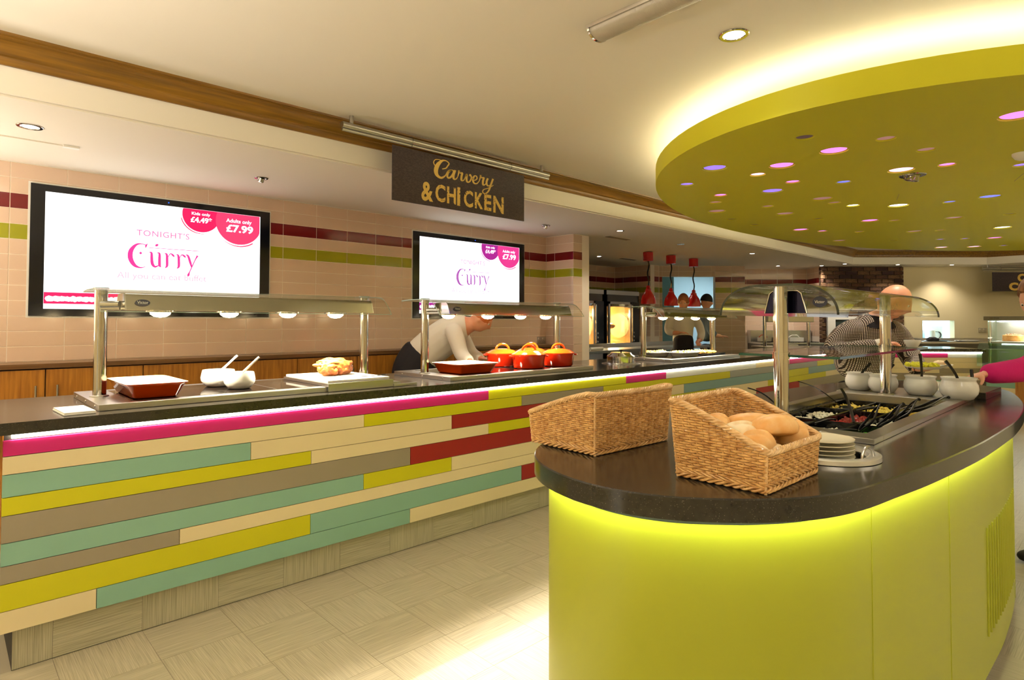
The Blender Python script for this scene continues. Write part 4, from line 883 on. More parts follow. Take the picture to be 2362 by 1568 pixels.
# ================================================================ heated gantries on the main counter
m_reflect = mat('warm steel reflector', (186, 178, 160), .16, 1)
GPROF = [(-3.51, 1.458), (-3.42, 1.464), (-3.24, 1.464), (-3.19, 1.459), (-3.155, 1.445), (-3.125, 1.420), (-3.095, 1.388), (-3.072, 1.358)]
def gantry(label, gy0, gy1, posts, lamps, bar, badge):
    t = thing('heated_gantry', label, 'heated gantry', (-3.34, gy0, .967))
    sheet(0, gy1-gy0, [(x+3.34, z-.967) for x, z in GPROF], 'hood_glass', m_glass, t, .005)
    for y in posts:
        MB().tube([(0, y-gy0, 0), (0, y-gy0, .492)], .027, 26).obj('post', m_chrome, t, smooth=True, ang=50)
        MB().lathe([(.029, 0), (.032, .002), (.032, .007), (0, .008)], n=26, cap=False).obj('post_cap', m_edgel, t, loc=(0, y-gy0, .497), smooth=True)
        MB().lathe([(.038, 0), (.038, .004), (.028, .007)], n=26, cap=False).obj('post_foot', m_steel, t, loc=(0, y-gy0, 0), smooth=True)
    b0, b1 = bar; hx = .115
    pr = [(-.085, .398), (-.078, .455), (-.060, .472), (.050, .472), (.066, .455), (.085, .398)]
    h = MB().extr([(a+hx, b) for a, b in pr], (0, b0-gy0, 0), (0, b1-gy0, 0), (1, 0, 0)).obj('lamp_bar', m_reflect, t)
    for s, y in ((1, b0), (-1, b1)):
        MB().extr([((a)*1.03+hx, .398+(b-.398)*1.04) for a, b in pr], (0, y-gy0-.003, 0), (0, y-gy0+.003, 0), (1, 0, 0)).obj('bar_end_plate', m_chrome, h)
    MB().tube([(hx*.2, posts[0]-gy0, .425), (hx*.8, b0-gy0, .425)], .017, 16).tube([(hx*.2, posts[0]-gy0, .405), (hx*.8, b0-gy0, .405)], .008, 12).obj('spigot', m_chrome, t, smooth=True)
    MB().tube([(hx*.2, posts[1]-gy0, .425), (hx*.8, b1-gy0, .425)], .017, 16).obj('spigot', m_chrome, t, smooth=True)
    nb = V((.057, 0, .019)).normalized()
    bd = MB().lathe([(.030, 0), (.030, .0025), (.026, .004)], n=32, axis='x', sy=.52, sx=1.0).obj('maker_badge', mat('navy badge', (20, 30, 70), .3), h, loc=(hx+.0775, badge-gy0, .432), smooth=True, rot=(0, R(-20), 0))
    text_mb('Victor', w=.045, h=.015, bold=.02).tf(plane((.0045, 0, 0), (0, 1, 0), (1, 0, 0))).obj('badge_lettering', m_whitep, bd)
    for y in lamps:
        MB().lathe([(.050, .004), (.062, .0), (.062, -.006), (.046, -.006)], n=28, cap=False).obj('lamp_ring', m_chrome, t, loc=(hx-.005, y-gy0, .398), smooth=True)
        MB().lathe([(.045, .0), (.042, -.014), (.026, -.026), (.001, -.030)], n=28, cap=False).obj('heat_lamp', m_bulb, t, loc=(hx-.005, y-gy0, .396), smooth=True)
        spot((-3.34+hx, y, .967+.35), 28, (1, .85, .64), 150, .6, .04)
    return t
def hotplate(label, y0, y1, gl=None):
    t = thing('hot_plate', label, 'hot plate', (-3.315, y0, .9405)); L = y1-y0
    MB().bbox(-.32, .32, 0, L, 0, .0262, .002).obj('frame', m_steel, t)
    MB().box(-.255, .250, .13, L-.05, .0262, .0272).obj('ceramic_glass', m_bglass, t)
    for x in (-.22, .02, .24): MB().lathe([(.006, 0), (.005, -.003), (.001, -.004)], n=12, axis='y', cap=False).obj('screw', m_chrome, t, loc=(x, 0, .014))
    MB().box(-.25, .245, .13+(L-.18)*.5-.002, .13+(L-.18)*.5+.002, .0272, .0276).obj('glass_joint', m_steel, t)
    return t
hotplate('steel framed black glass hot plate at the left end of the counter', .487, 1.96)
hotplate('steel framed hot plate under the orange casserole pots', 2.325, 3.75); hotplate('steel hot plate holding the white dishes of chips', 4.90, 6.26)
gantry('glass hooded heat lamp gantry at the left end over the roast joint', .50, 1.945, (.545, 1.915), (.764, 1.078, 1.383, 1.666), (.605, 1.86), .672)
gantry('glass hooded heat lamp gantry over the orange casserole pots', 2.30, 3.73, (2.375, 3.70), (2.488, 2.843, 3.17, 3.446), (2.43, 3.65), 2.50)
gantry('glass hooded heat lamp gantry over the white dishes of chips', 4.87, 6.36, (4.955, 6.31), (5.122, 5.417, 5.742, 6.081), (5.02, 6.26), 5.09)

# ---------------------------------------------------------------- dishes and pots
m_or = mat('orange enamel', (222, 74, 12), .1, coat=.6); m_red = mat('red orange enamel', (206, 40, 10), .1, coat=.6); m_crm = mat('cream enamel inside', (244, 226, 190), .2)
def dish(label, x0, x1, y0, y1, z, h, m, name='roasting_dish', inner=None, tap=.03, rz=0, cat='dish', r=.035):
    cx, cy = (x0+x1)/2, (y0+y1)/2; a, b = (x1-x0)/2, (y1-y0)/2
    t = thing(name, label, cat, (cx, cy, z), rz)
    def rr_(a, b, r_, n=6):
        o = []
        for sx, sy, q0 in ((1, 1, 0), (-1, 1, 90), (-1, -1, 180), (1, -1, 270)):
            for k in range(n+1): q = R(q0+90*k/n); o.append((sx*(a-r_)+cos(q)*r_, sy*(b-r_)+sin(q)*r_))
        return o
    def lay(mb, ls):
        n = len(ls[0][0]); o = len(mb.v)
        for p, zz in ls: mb.v += [(x, y, zz) for x, y in p]
        for i in range(len(ls)-1): mb.f += [(o+i*n+k, o+i*n+(k+1) % n, o+(i+1)*n+(k+1) % n, o+(i+1)*n+k) for k in range(n)]
        return n, o
    mb = MB(); ls = [(rr_(a-tap-.008, b-tap-.008, r*.6), 0), (rr_(a-tap, b-tap, r*.7), .006), (rr_(a-.006, b-.006, r), h-.012), (rr_(a+.004, b+.004, r), h-.006), (rr_(a+.006, b+.006, r), h)]
    n, o = lay(mb, ls); mb.f.append(tuple(o+k for k in range(n))[::-1]); mb.obj('shell', m, t, smooth=True, ang=60)
    mb = MB(); ls = [(rr_(a+.006, b+.006, r), h), (rr_(a-.006, b-.006, r), h+.001), (rr_(a-tap-.004, b-tap-.004, r*.7), .014)]; n, o = lay(mb, ls); mb.f.append(tuple(o+2*n+k for k in range(n))); mb.obj('interior', inner or m_crm, t, smooth=True, ang=60)
    return t, rr_(a-.012, b-.012, r)
dish('orange roasting dish with a cream interior beside the leftmost steel post', -3.51, -3.06, .602, .845, .9685, .068, m_or)
dish('orange roasting dish in front of the bending chef', -3.38, -3.06, 2.455, 2.80, .9685, .066, m_or)
def bowl(label, x, y, r, h, q):
    t = thing('gravy_bowl', label, 'bowl', (x, y, .9685))
    MB().lathe([(.001, 0), (r*.62, 0), (r*.72, .003), (r*.97, h*.35), (r, h*.55), (r*.94, h*.85), (r*.90, h), (r*.86, h), (r*.9, h*.8), (r*.9, h*.5), (.001, h*.45)], n=40, cap=False).obj('body', m_pot, t, smooth=True)
    MB().lathe([(r*.88, 0), (.001, .002)], n=32, cap=False).obj('contents', m_crm, t, loc=(0, 0, h*.86))
    d = V((.3*cos(q), .3*sin(q), .3)).normalized(); MB().tube([V((0, 0, h*.8)), V((0, 0, h*.8))+d*.13], .006, 8).obj('spoon_handle', m_white, t, smooth=True)
bowl('larger white bowl at the back between the orange dish and the roast', -3.42, 1.09, .086, .088, 1.1)
bowl('smaller white bowl in front with a white spoon leaning right', -3.235, 1.135, .076, .084, 1.1)
def casserole(label, x, y, rz):
    t = thing('casserole_pot', label, 'casserole pot', (x, y, .9685), rz, group='orange casserole pots'); a, b = .128, .104
    MB().lathe([(.001, 0), (.80, 0), (.88, .006), (.98, .088), (1.02, .094), (1.02, .100), (.94, .100)], n=44, cap=False).tf(Mx.Diagonal((a, b, 1, 1))).obj('body', m_red, t, smooth=True, ang=50)
    l = MB().lathe([(1.03, .100), (1.03, .105), (.93, .110), (.70, .126), (.36, .136), (.001, .138)], n=44, cap=False).tf(Mx.Diagonal((a, b, 1, 1))).obj('lid', m_or, t, smooth=True, ang=50)
    MB().tube([(.052*cos(q), 0, .128+.044*sin(q)) for q in [pi*k/14 for k in range(15)]], .0065, 10, flat=1.3).obj('lid_handle', m_or, l, smooth=True)
    for s in (-1, 1): MB().tube([(s*(a*.98+.022*sin(q)), -.036*cos(q), .090) for q in [pi*k/8 for k in range(9)]], .006, 8).obj('side_handle', m_red, t, smooth=True)
casserole('orange lidded casserole pot furthest left, nearest the chef', -3.44, 3.18, R(60)); casserole('dark orange lidded casserole pot at the front of the group', -3.17, 3.20, R(60))
casserole('orange lidded casserole pot at the back, seen over the others', -3.44, 3.50, R(60)); casserole('dark red lidded casserole pot furthest right by the pillar', -3.17, 3.53, R(60))
# roast joint on its carving board
t = thing('carving_board', 'white carving board on a steel block at the right of the left hot plate', 'carving board', (-3.24, 1.70, .9682))
MB().bbox(-.31, .255, -.20, .20, 0, .016, .002).obj('steel_block', m_steel, t); MB().bbox(-.30, .235, -.19, .19, .0165, .030, .003).obj('board', m_whitep, t)
MB().box(.2555, .262, -.20, .20, -.026, .016).obj('front_plate', m_steel, t); MB().tube([(.12+.03*cos(q), .14+.10*sin(q), .0302) for q in [pi*k/10-.9 for k in range(11)]], .003, 6).obj('juice_groove', m_dsteel, t)
MB().bbox(-2.985, -2.972, 1.90, 2.06, .9405, .957, .002).obj('counter_tray_stop', m_steel).update_tag()
tag(bpy.data.objects['counter_tray_stop'], 'low steel strip at the right end of the left hot plate', 'strip')
m_meat = mat('roast meat', (150, 66, 22), .35, vary=((26, 26, 26), (214, 132, 62), .38, .62), bump=((50, 50, 50), .7, .006), coat=.5); m_fat = mat('crackling', (236, 178, 84), .35, vary=((40, 40, 40), (200, 112, 40), .4, .7), bump=((60, 60, 60), .8, .006), coat=.5)
t = thing('roast_joint', 'browned roast meat joint with crackling on the white carving board', 'roast joint', (-3.30, 1.70, .999), pi/2+.2)
def blob(name, m, c, r, seed, par):
    bm = bmesh.new(); bmesh.ops.create_icosphere(bm, subdivisions=4, radius=1); from mathutils import noise
    for v in bm.verts:
        n = 1+.30*noise.noise(v.co*2.2+V((seed, 0, 0)))+.10*noise.noise(v.co*6+V((0, seed, 0))); z = v.co.z*n
        v.co = V((c[0]+v.co.x*r[0]*n, c[1]+v.co.y*r[1]*n, max(0, c[2]+z*r[2])))
    return MB().bm(bm).obj(name, m, par, smooth=True, ang=70)
blob('meat', m_meat, (.034, -.004, .044), (.078, .066, .050), 1, t); blob('meat', m_meat, (-.052, -.012, .036), (.054, .056, .044), 5, t); blob('crackling', m_fat, (-.008, .012, .070), (.108, .060, .030), 9, t); blob('crackling', m_fat, (-.085, .0, .050), (.030, .040, .034), 3, t)
# chips in white dishes
m_chip = mat('golden chips', (240, 190, 84), .45)
for lab, x, y, L, what, hh in (('oval white dish of chips, left of two on the third hot plate', -3.36, 5.20, .30, 'chips in the left white dish', .045), ('oval white dish of chips, right of two on the third hot plate', -3.17, 5.42, .34, 'chips in the right white dish', .045)):
    tt, _ = dish(lab, x-.10, x+.10, y-L/2, y+L/2, .9685, hh, m_pot, 'serving_dish', m_white, .022, r=.07)
    f = chips(150, x, y, .070, L/2-.05, .9685+hh-.006, .020, random.Random(3)); tag(f.obj('chips', m_chip), 'heap of golden '+what, 'chips', kind='stuff')
t = thing('slate_tray', 'black slate tray of golden chips at the right of the third hot plate', 'tray', (-3.28, 5.98, .9685)); MB().bbox(-.14, .14, -.24, .24, 0, .014, .004).obj('slab', m_black, t)
tag(chips(170, -3.28, 5.93, .10, .17, .992, .020, random.Random(7)).obj('chips', m_chip), 'loose pile of golden chips on the black slate tray', 'chips', kind='stuff')
# soup kettle
t = thing('soup_kettle', 'round steel soup kettle with a lid set into the counter', 'soup kettle', (-3.225, 4.43, .9405))
MB().lathe([(.172, 0), (.172, .004), (.150, .009), (.128, .009)], n=56, cap=False).obj('collar', m_steel, t, smooth=True); MB().lathe([(.122, .0), (.122, .062), (.128, .064), (.128, .068), (.120, .068)], n=56, cap=False).obj('body', m_chrome, t, smooth=True)
l = MB().lathe([(.125, .068), (.120, .074), (.100, .084), (.092, .098), (.088, .101), (.001, .101)], n=56, cap=False).obj('lid', m_chrome, t, smooth=True); MB().lathe([(.006, .101), (.006, .112), (.016, .116), (.014, .124), (.001, .126)], n=20, cap=False).obj('knob', m_black, l, smooth=True)
MB().tube([(.10, .12, .07), (.125, .15, .075), (.20, .20, .06)], .005, 8).obj('handle', m_chrome, t, smooth=True)
t = thing('napkin_pad', 'flat white pad lying at the left end of the dark counter', 'pad', (-3.055, .412, .9405), .0)
MB().bbox(-.112, .112, -.054, .054, 0, .006, .002).bbox(-.108, .110, -.052, .053, .0062, .012, .002).obj('sheets', m_whitep, t, rot=(0, 0, .05))

# ================================================================ behind the counter
# cream tiled upstand shelf, sockets
def socket(label, loc, rz, par=None):
    t = thing('socket', label, 'socket', loc, rz); MB().bbox(-.073, .073, -.010, 0, -.043, .043, .003).obj('plate', m_steel, t)
    for s in (-1, 1):
        MB().box(-.030+s*.036, -.012+s*.036+.0, -.0125, -.010, .010, .030).obj('rocker', m_white, t)
        for a, b in ((0, .0), (-.011, -.018), (.011, -.018)): MB().box(s*.038+a-.003, s*.038+a+.003, -.0108, -.0098, b-.008, b-.001).obj('pin_hole', m_blackm, t)
socket('steel double socket low on the tiled wall by the pillar', (-5.0999, 5.36, 1.085), pi/2); socket('brushed steel double socket on the cream wall left of the cake display', AT(8.555, 11.4695, 1.167), pi/4)
# rotisserie ovens
m_oven_glow = mat('glowing oven interior', (255, 214, 130), .5, emit=(255, 206, 120), es=4.2)  # emission stands in for the oven lamp's light on the back wall
def oven(label, y0, y1, knob):
    t = thing('rotisserie_oven', label, 'oven', (-6.25, y0, .38)); w = y1-y0; d = -.74; H_ = 1.475
    MB().box(d, -.05, 0, w, 0, H_).obj('casing', m_dsteel, t) if False else MB().box(d, 0, 0, .03, 0, H_).box(d, 0, w-.03, w, 0, H_).box(d, 0, 0, w, H_-.28, H_).box(d, 0, 0, w, 0, .50).box(d, d+.03, 0, w, .5, H_).obj('casing', m_dsteel, t)
    dw = w*.70
    fr = MB().box(.001, .03, .03, .075, .50, H_-.20).box(.001, .03, dw-.02, dw+.03, .50, H_-.20).box(.001, .03, .03, dw+.03, .47, .52).box(.001, .03, .03, dw+.03, H_-.24, H_-.20).obj('door', m_steel, t)
    MB().box(.014, .018, .075, dw-.02, .52, H_-.24).obj('door_glass', m_glass, fr)
    MB().tube([(.06, dw+.005, .58), (.06, dw+.005, H_-.26)], .012, 10).obj('door_handle', m_chrome, fr)
    MB().box(.001, .018, dw+.04, w-.01, .50, H_-.20).obj('control_panel', m_black, t)
    for k in range(3): MB().lathe([(.018, 0), (.016, .02), (.001, .021)], n=16, axis='x', cap=False).obj('knob', m_steel, t, loc=(.018, dw+.09, .60+.07*k))
    MB().box(d+.04, d+.05, .03, w-.03, .52, H_-.30).obj('glow_back', m_oven_glow, t)
    MB().box(d+.05, -.02, w-.034, w-.031, .5, H_-.28).box(d+.05, -.02, .031, .034, .5, H_-.28).box(d+.05, -.02, .03, w-.03, H_-.284, H_-.281).box(d+.05, -.02, .03, w-.03, .501, .504).obj('cooking_chamber', mat('hot chamber steel', (240, 214, 170), .35), t)
    dr = MB().lathe([(.22, 0), (.22, .012), (.20, .012)], n=40, axis='y').obj('rotor_disc', m_steel, t, loc=(-.30, w*.80, .86), smooth=True)
    for k in range(5):
        q = 2*pi*k/5; bm = bmesh.new(); bmesh.ops.create_uvsphere(bm, u_segments=16, v_segments=10, radius=1); bmesh.ops.scale(bm, vec=(.06, .10, .05), verts=bm.verts[:])
        MB().bm(bm).obj('chicken', m_fat, t, loc=(-.30+.14*cos(q), w*.36, .86+.14*sin(q)), smooth=True)
    MB().box(.001, .012, .03, w-.03, .08, .42).obj('lower_door', m_steel, t)
    MB().box(.0, .010, .0, w, H_-.08, H_-.01).obj('top_rail', m_steel, t)
oven('left steel rotisserie oven, half hidden behind the tiled pillar', 7.16, 8.09, 0); oven('right steel rotisserie oven with a fully visible glowing window', 8.17, 9.12, 1)
spot((-6.45, 7.6, 1.54), 90, (1, .80, .48), 170, .3, .05); spot((-6.45, 8.62, 1.54), 90, (1, .80, .48), 170, .3, .05)
t = thing('back_worktop', 'long steel prep table below the rotisserie ovens', 'table', (-4.95, 5.75, 0))
MB().bbox(-.55, 0, 0, 3.5, .89, .93, .003).obj('top', m_steel, t); MB().bbox(-.54, -.52, 0, 3.5, .93, .99, .002).obj('upstand', m_steel, t)
MB().box(-.5, -.02, .02, 3.48, .15, .17).obj('undershelf', m_steel, t)
for x in (-.5, -.05):
    for y in (.05, 3.4): MB().box(x, x+.04, y, y+.04, 0, .89).obj('leg', m_steel, t)
tag(chips(40, -4.98, 5.98, .10, .05, .945, .018, random.Random(2)).obj('garnish', mat('green garnish', (30, 130, 80), .5)), 'clump of green garnish on the steel table beside the pillar', 'food', kind='stuff')
t = thing('cloth_roll', 'rolled white cloth on the steel table beside the pillar', 'cloth', (-4.97, 6.28, .955)); MB().tube([(0, -.13, 0), (0, .13, .002)], .022, 14).obj('roll', m_whitep, t, smooth=True)
# red pendant lamps on coiled black cables
def pendant(label, x, y, zb):
    t = thing('heat_pendant', label, 'pendant lamp', (x, y, zs-.0105), group='red heat pendants')
    MB().lathe([(.074, 0), (.074, -.128), (.066, -.132), (.001, -.132)], n=32, cap=False).obj('ceiling_cup', m_rlamp, t, smooth=True, ang=50)
    z0, z1 = -.13, zb+.27-zs; pts = []
    for k in range(220): f = k/219; pts.append((.012*sin(3*f*pi)*1.0+.0085*cos(2*pi*f*44), .0085*sin(2*pi*f*44), z0+(z1-z0)*f))
    MB().tube(pts, .0042, 5).obj('coiled_cable', m_black, t, smooth=True)
    b = zb-zs
    MB().lathe([(.016, b+.275), (.028, b+.262), (.030, b+.225), (.046, b+.215), (.046, b+.200), (.050, b+.185), (.062, b+.165), (.092, b+.12), (.107, b+.06), (.110, b+.0), (.104, b+.0), (.10, b+.06), (.05, b+.16)], n=36, cap=False).obj('shade', m_rlamp, t, smooth=True, ang=50)
    MB().lathe([(.034, b+.05), (.028, b+.10), (.001, b+.12)], n=20, cap=False).obj('bulb', m_dim, t, smooth=True)
m_rlamp = mat('red enamel lamp', (196, 18, 20), .2, coat=.4)
pendant('red heat pendant on a coiled black cable, leftmost of the three', -5.08, 7.66, 1.59); pendant('red heat pendant on a coiled black cable, middle of the three', -5.08, 8.29, 1.575); pendant('red heat pendant on a coiled black cable, rightmost of the three', -5.08, 8.98, 1.575)
# servery in front of the alcove (frame a, t)
def g45(name, label, cat, a, t_, z, **k): return thing(name, label, cat, AT(a, t_, z), pi/4, **k)
t = g45('cold_servery', 'steel servery counter standing in front of the tiled alcove', 'counter', 4.75, 10.3, 0)
MB().bbox(-.70, .82, 0, .62, .86, .89, .003).obj('top', m_steel, t); MB().box(-.68, .80, .02, .60, 0, .86).obj('cabinet', m_dsteel, t); MB().bbox(-.70, .82, -.004, 0, .80, .86, .001).obj('fascia', m_chrome, t)
t = g45('glass_gantry', 'small unlit glass gantry on two posts in front of the tiled alcove', 'gantry', 4.53, 10.55, .8905)
for x in (-.38, .37): MB().tube([(x, 0, 0), (x, 0, .53)], .030, 18).obj('post', m_chrome, t, smooth=True)
MB().bbox(-.36, .42, -.10, .10, .42, .52, .01).obj('lamp_bar', m_steel, t); MB().box(-.60, .60, -.22, .22, .535, .543).obj('hood_glass', m_glass, t)
t = g45('griddle_station', 'ribbed steel griddle station against the alcove tiles', 'griddle', 4.95, 11.25, 0)
MB().box(-.60, .56, 0, .66, 0, .90).obj('cabinet', m_dsteel, t); MB().bbox(-.60, .56, .50, .68, .90, 1.15, .004).obj('splash_back', m_steel, t); MB().bbox(-.60, .56, 0, .5, .90, .93, .003).obj('top', m_steel, t)
for k in range(22): MB().box(-.57+.05*k, -.555+.05*k, .06, .46, .931, .945).obj('rib', m_dsteel, t)
for k, (x, y, w, lab, m) in enumerate(((-.44, .25, .10, 'small steel tub with a red handle on the griddle station', m_red), (-.18, .2, .11, 'shallow steel tub in the middle of the griddle station', m_steel), (.12, .2, .13, 'clear tub at the right of the griddle station', m_whitep))):
    q = AT(4.95+x, 11.25+y, .9455); u = thing('food_tub', lab, 'tub', q, pi/4); MB().box(-w, w, -.07, .07, 0, .003).box(-w, w, -.07, -.066, 0, .075).box(-w, w, .066, .07, 0, .075).box(-w, -w+.004, -.07, .07, 0, .075).box(w-.004, w, -.07, .07, 0, .075).obj('tub', m_steel if k < 2 else m_whitep, u); MB().tube([(-w, 0, .075), (-w*.5, 0, .12), (w*.3, 0, .12), (w*.6, 0, .075)], .006, 8).obj('handle', m, u, smooth=True)
t = g45('rolling_pin', 'pale wooden stick lying at the right end of the servery', 'utensil', 5.30, 10.5, .905); MB().tube([(-.16, 0, 0), (.18, .08, .035)], .009, 10).obj('stick', m_wickl, t, smooth=True)
t = g45('towel', 'white folded cloth on the servery left of the gantry', 'cloth', 4.55, 10.42, .8905); MB().bbox(-.30, .10, -.05, .05, 0, .04, .015).obj('folds', m_whitep, t)
# glazed frame on the brick wall
t = g45('wall_fridge', 'white framed tall glass fronted unit on the brick wall behind the man', 'fridge', 5.85, 11.36, .80)
MB().box(-.21, .55, 0, .07, 0, .05).box(-.21, .55, 0, .07, .56, .62).box(-.21, -.07, 0, .07, .05, .56).box(.48, .55, 0, .07, .05, .56).obj('frame', m_whitep, t); MB().box(-.07, .48, .03, .06, .05, .56).obj('dark_pane', mat('dark glass', (40, 42, 42), .08), t)
# far right steel counter, hatch contents
t = g45('steel_shelf', 'steel shelf running below the serving hatch', 'shelf', 7.0, 10.98, 0)
MB().bbox(0, 2.6, 0, .48, .93, .965, .003).obj('top', m_steel, t); MB().box(.02, 2.58, .02, .46, .0, .93).obj('cabinet', m_dsteel, t); MB().bbox(0, 2.6, .46, .485, .965, 1.02, .002).obj('upstand', m_steel, t)
t = g45('serving_tray', 'dark oval tray on the steel shelf left of the hatch', 'tray', 7.45, 11.12, .9655); MB().lathe([(.001, 0), (.16, 0), (.2, .015), (.19, .018), (.001, .006)], n=32, cap=False).tf(Mx.Diagonal((1.2, .5, 1, 1))).obj('tray', m_black, t, smooth=True)
t = g45('black_cloth', 'crumpled black cloth on the dark oval tray', 'cloth', 7.40, 11.12, .975); blob('cloth', m_blackm, (0, 0, .02), (.11, .06, .05), 3, t)
t = g45('plate', 'pale oval plate on the steel shelf below the hatch', 'plate', 8.02, 11.12, .9655); MB().lathe([(.001, 0), (.15, 0), (.19, .018), (.185, .022), (.001, .006)], n=32, cap=False).tf(Mx.Diagonal((1.2, .5, 1, 1))).obj('plate', m_white, t, smooth=True)
t = g45('canister', 'white canister standing inside the hatch', 'canister', 7.80, 11.75, .985); MB().lathe([(.001, 0), (.075, 0), (.062, .17), (.001, .17)], n=28, cap=False).obj('body', m_whitep, t, smooth=True)
t = g45('kitchen_machine', 'white kitchen machine seen through the hatch', 'machine', 8.05, 12.05, .985); MB().bbox(-.12, .10, -.1, .1, 0, .26, .02).obj('casing', m_whitep, t); MB().lathe([(.07, 0), (.07, .05), (.001, .05)], n=24, axis='y', cap=False).obj('dial', m_dsteel, t, loc=(-.02, -.14, .08))
t = g45('kitchen_shelving', 'pale kitchen shelving seen through the hatch', 'shelving', 7.9, 12.55, .985)
MB().box(-.62, .55, 0, .2, .14, .16).obj('shelf', m_steel, t); MB().box(-.5, -.1, .02, .18, .16, .34).box(0, .35, .02, .18, .16, .30).box(-.62, -.60, 0, .2, 0, .5).obj('boxes', kw, t)
# cake display, standing square to the room beyond the bend of the counter
DX, DY = -1.52, 10.76
t = thing('cake_display', 'glass cake display with curved lower front and grey canopy', 'display cabinet', (DX, DY, .0))
m_tint = glassmat('green tinted glass', (.80, .94, .88), .1)
MB().box(0, 1.6, .06, .86, 0, .66).obj('cabinet', m_blackm, t); MB().bbox(-.01, 1.6, .03, .88, .66, .70, .003).obj('base', m_steel, t); MB().bbox(-.03, 1.6, -.02, .86, 1.345, 1.40, .004).obj('canopy', mat('grey plastic canopy', (128, 122, 108), .4), t)
text_mb('VICTOR', w=.11, h=.016).tf(plane((.09, -.0205, 1.375), (1, 0, 0), (0, -1, 0))).obj('lettering', m_blackm, t)
MB().box(0, 1.6, .10, .106, .70, 1.345).obj('front_glass', m_glass, t); MB().box(0, .006, .106, .84, .70, 1.345).obj('side_glass', m_tint, t); MB().box(0, 1.6, .84, .85, .70, 1.345).obj('back_panel', m_steel, t)
for y in (.16, .24): MB().box(.012, .024, y, y+.012, .70, 1.345).obj('shelf_rail', m_chrome, t)
MB().box(.02, 1.6, .14, .80, 1.035, 1.043).obj('shelf', m_white, t); MB().box(.02, 1.6, .75, .76, 1.325, 1.335).obj('light_tube', mat('tube', (255, 255, 255), .5, emit=(240, 250, 255), es=8), t)
cg = [(.10, 1.02), (.02, .99), (-.06, .93), (-.10, .85), (-.11, .70)]
MB().extr([(a, b) for a, b in cg]+[(a+.006, b-.004) for a, b in cg[::-1]], (-.10, 0, 0), (1.6, 0, 0), (0, 1, 0)).obj('curved_glass', m_tint, t, smooth=True)
for z0_, z1_, m in ((.62, .66, PAN['c']), (.50, .62, PAN['g']), (.40, .50, PAN['t']), (.30, .40, PAN['c']), (.16, .30, PAN['y'])): MB().box(-.02, .30, .045, .06, z0_+.001, z1_-.001).obj('plank', m, t)
MB().box(.30, 1.6, .03, .06, .0, .66).obj('end_panel', m_wood, t)
c = thing('cake', 'golden sponge cake with a crumbly top in the glass display', 'cake', (DX+.24, DY+.44, 1.0465)); MB().lathe([(.001, 0), (.118, 0), (.122, .01), (.120, .080), (.112, .088), (.001, .090)], n=40, cap=False).obj('sponge', mat('sponge cake', (206, 128, 48), .7, bump=((60, 60, 60), .4, .004), vary=((20, 20, 20), (232, 166, 90), .4, .65)), c, smooth=True, ang=50)
chips(70, 0, 0, .08, .08, .090, .014, random.Random(5)).obj('crumble', mat('brown crumble', (160, 98, 50), .7), c, kind='stuff')
c = thing('cake_plate', 'white plate under the golden cake', 'plate', (DX+.24, DY+.44, 1.0440)); MB().lathe([(.001, 0), (.15, .0), (.15, .002), (.001, .002)], n=32, cap=False).obj('plate', m_white, c)
c = thing('cake', 'white iced cake on the lower floor of the glass display', 'cake', (DX+.20, DY+.42, .7005)); MB().lathe([(.001, 0), (.13, 0), (.14, .02), (.12, .06), (.05, .08), (.001, .083)], n=40, cap=False).obj('icing', m_white, c, smooth=True)
area((DX+.6, DY+.45, 1.32), (DX+.6, DY+.45, 0), 1.0, .2, 12, (.9, 1, .98))
# ================================================================ people
def skin(ch, sub=1):
    """ch: list of chains [(x,y,z,r) or (x,y,z,rx,ry) ...]; each chain becomes its own tapering tube of skin"""
    out = MB()
    for c in ch:
        me = bpy.data.meshes.new('s'); me.from_pydata([p[:3] for p in c], [(i, i+1) for i in range(len(c)-1)], []); o = bpy.data.objects.new('s', me); C.objects.link(o)
        md = o.modifiers.new('k', 'SKIN'); md.use_smooth_shade = True
        for i, p in enumerate(c): me.skin_vertices[0].data[i].radius = (p[3], p[4] if len(p) > 4 else p[3]); me.skin_vertices[0].data[i].use_root = (i == 0)
        s2 = o.modifiers.new('u', 'SUBSURF'); s2.levels = 2; s2.render_levels = 2
        dg = bpy.context.evaluated_depsgraph_get(); e = o.evaluated_get(dg); m2 = e.to_mesh(); out.add([v.co.copy() for v in m2.vertices], [list(p.vertices) for p in m2.polygons]); e.to_mesh_clear(); bpy.data.objects.remove(o)
    return out
def fuse(mb, vox):
    me = mb.mesh('f', None); o = bpy.data.objects.new('f', me); C.objects.link(o); md = o.modifiers.new('r', 'REMESH'); md.mode = 'VOXEL'; md.voxel_size = vox; sm = o.modifiers.new('s', 'SMOOTH'); sm.factor = .5; sm.iterations = 2
    dg = bpy.context.evaluated_depsgraph_get(); e = o.evaluated_get(dg); m2 = e.to_mesh(); r = MB(); r.add([v.co.copy() for v in m2.vertices], [list(p.vertices) for p in m2.polygons]); e.to_mesh_clear(); bpy.data.objects.remove(o); return r
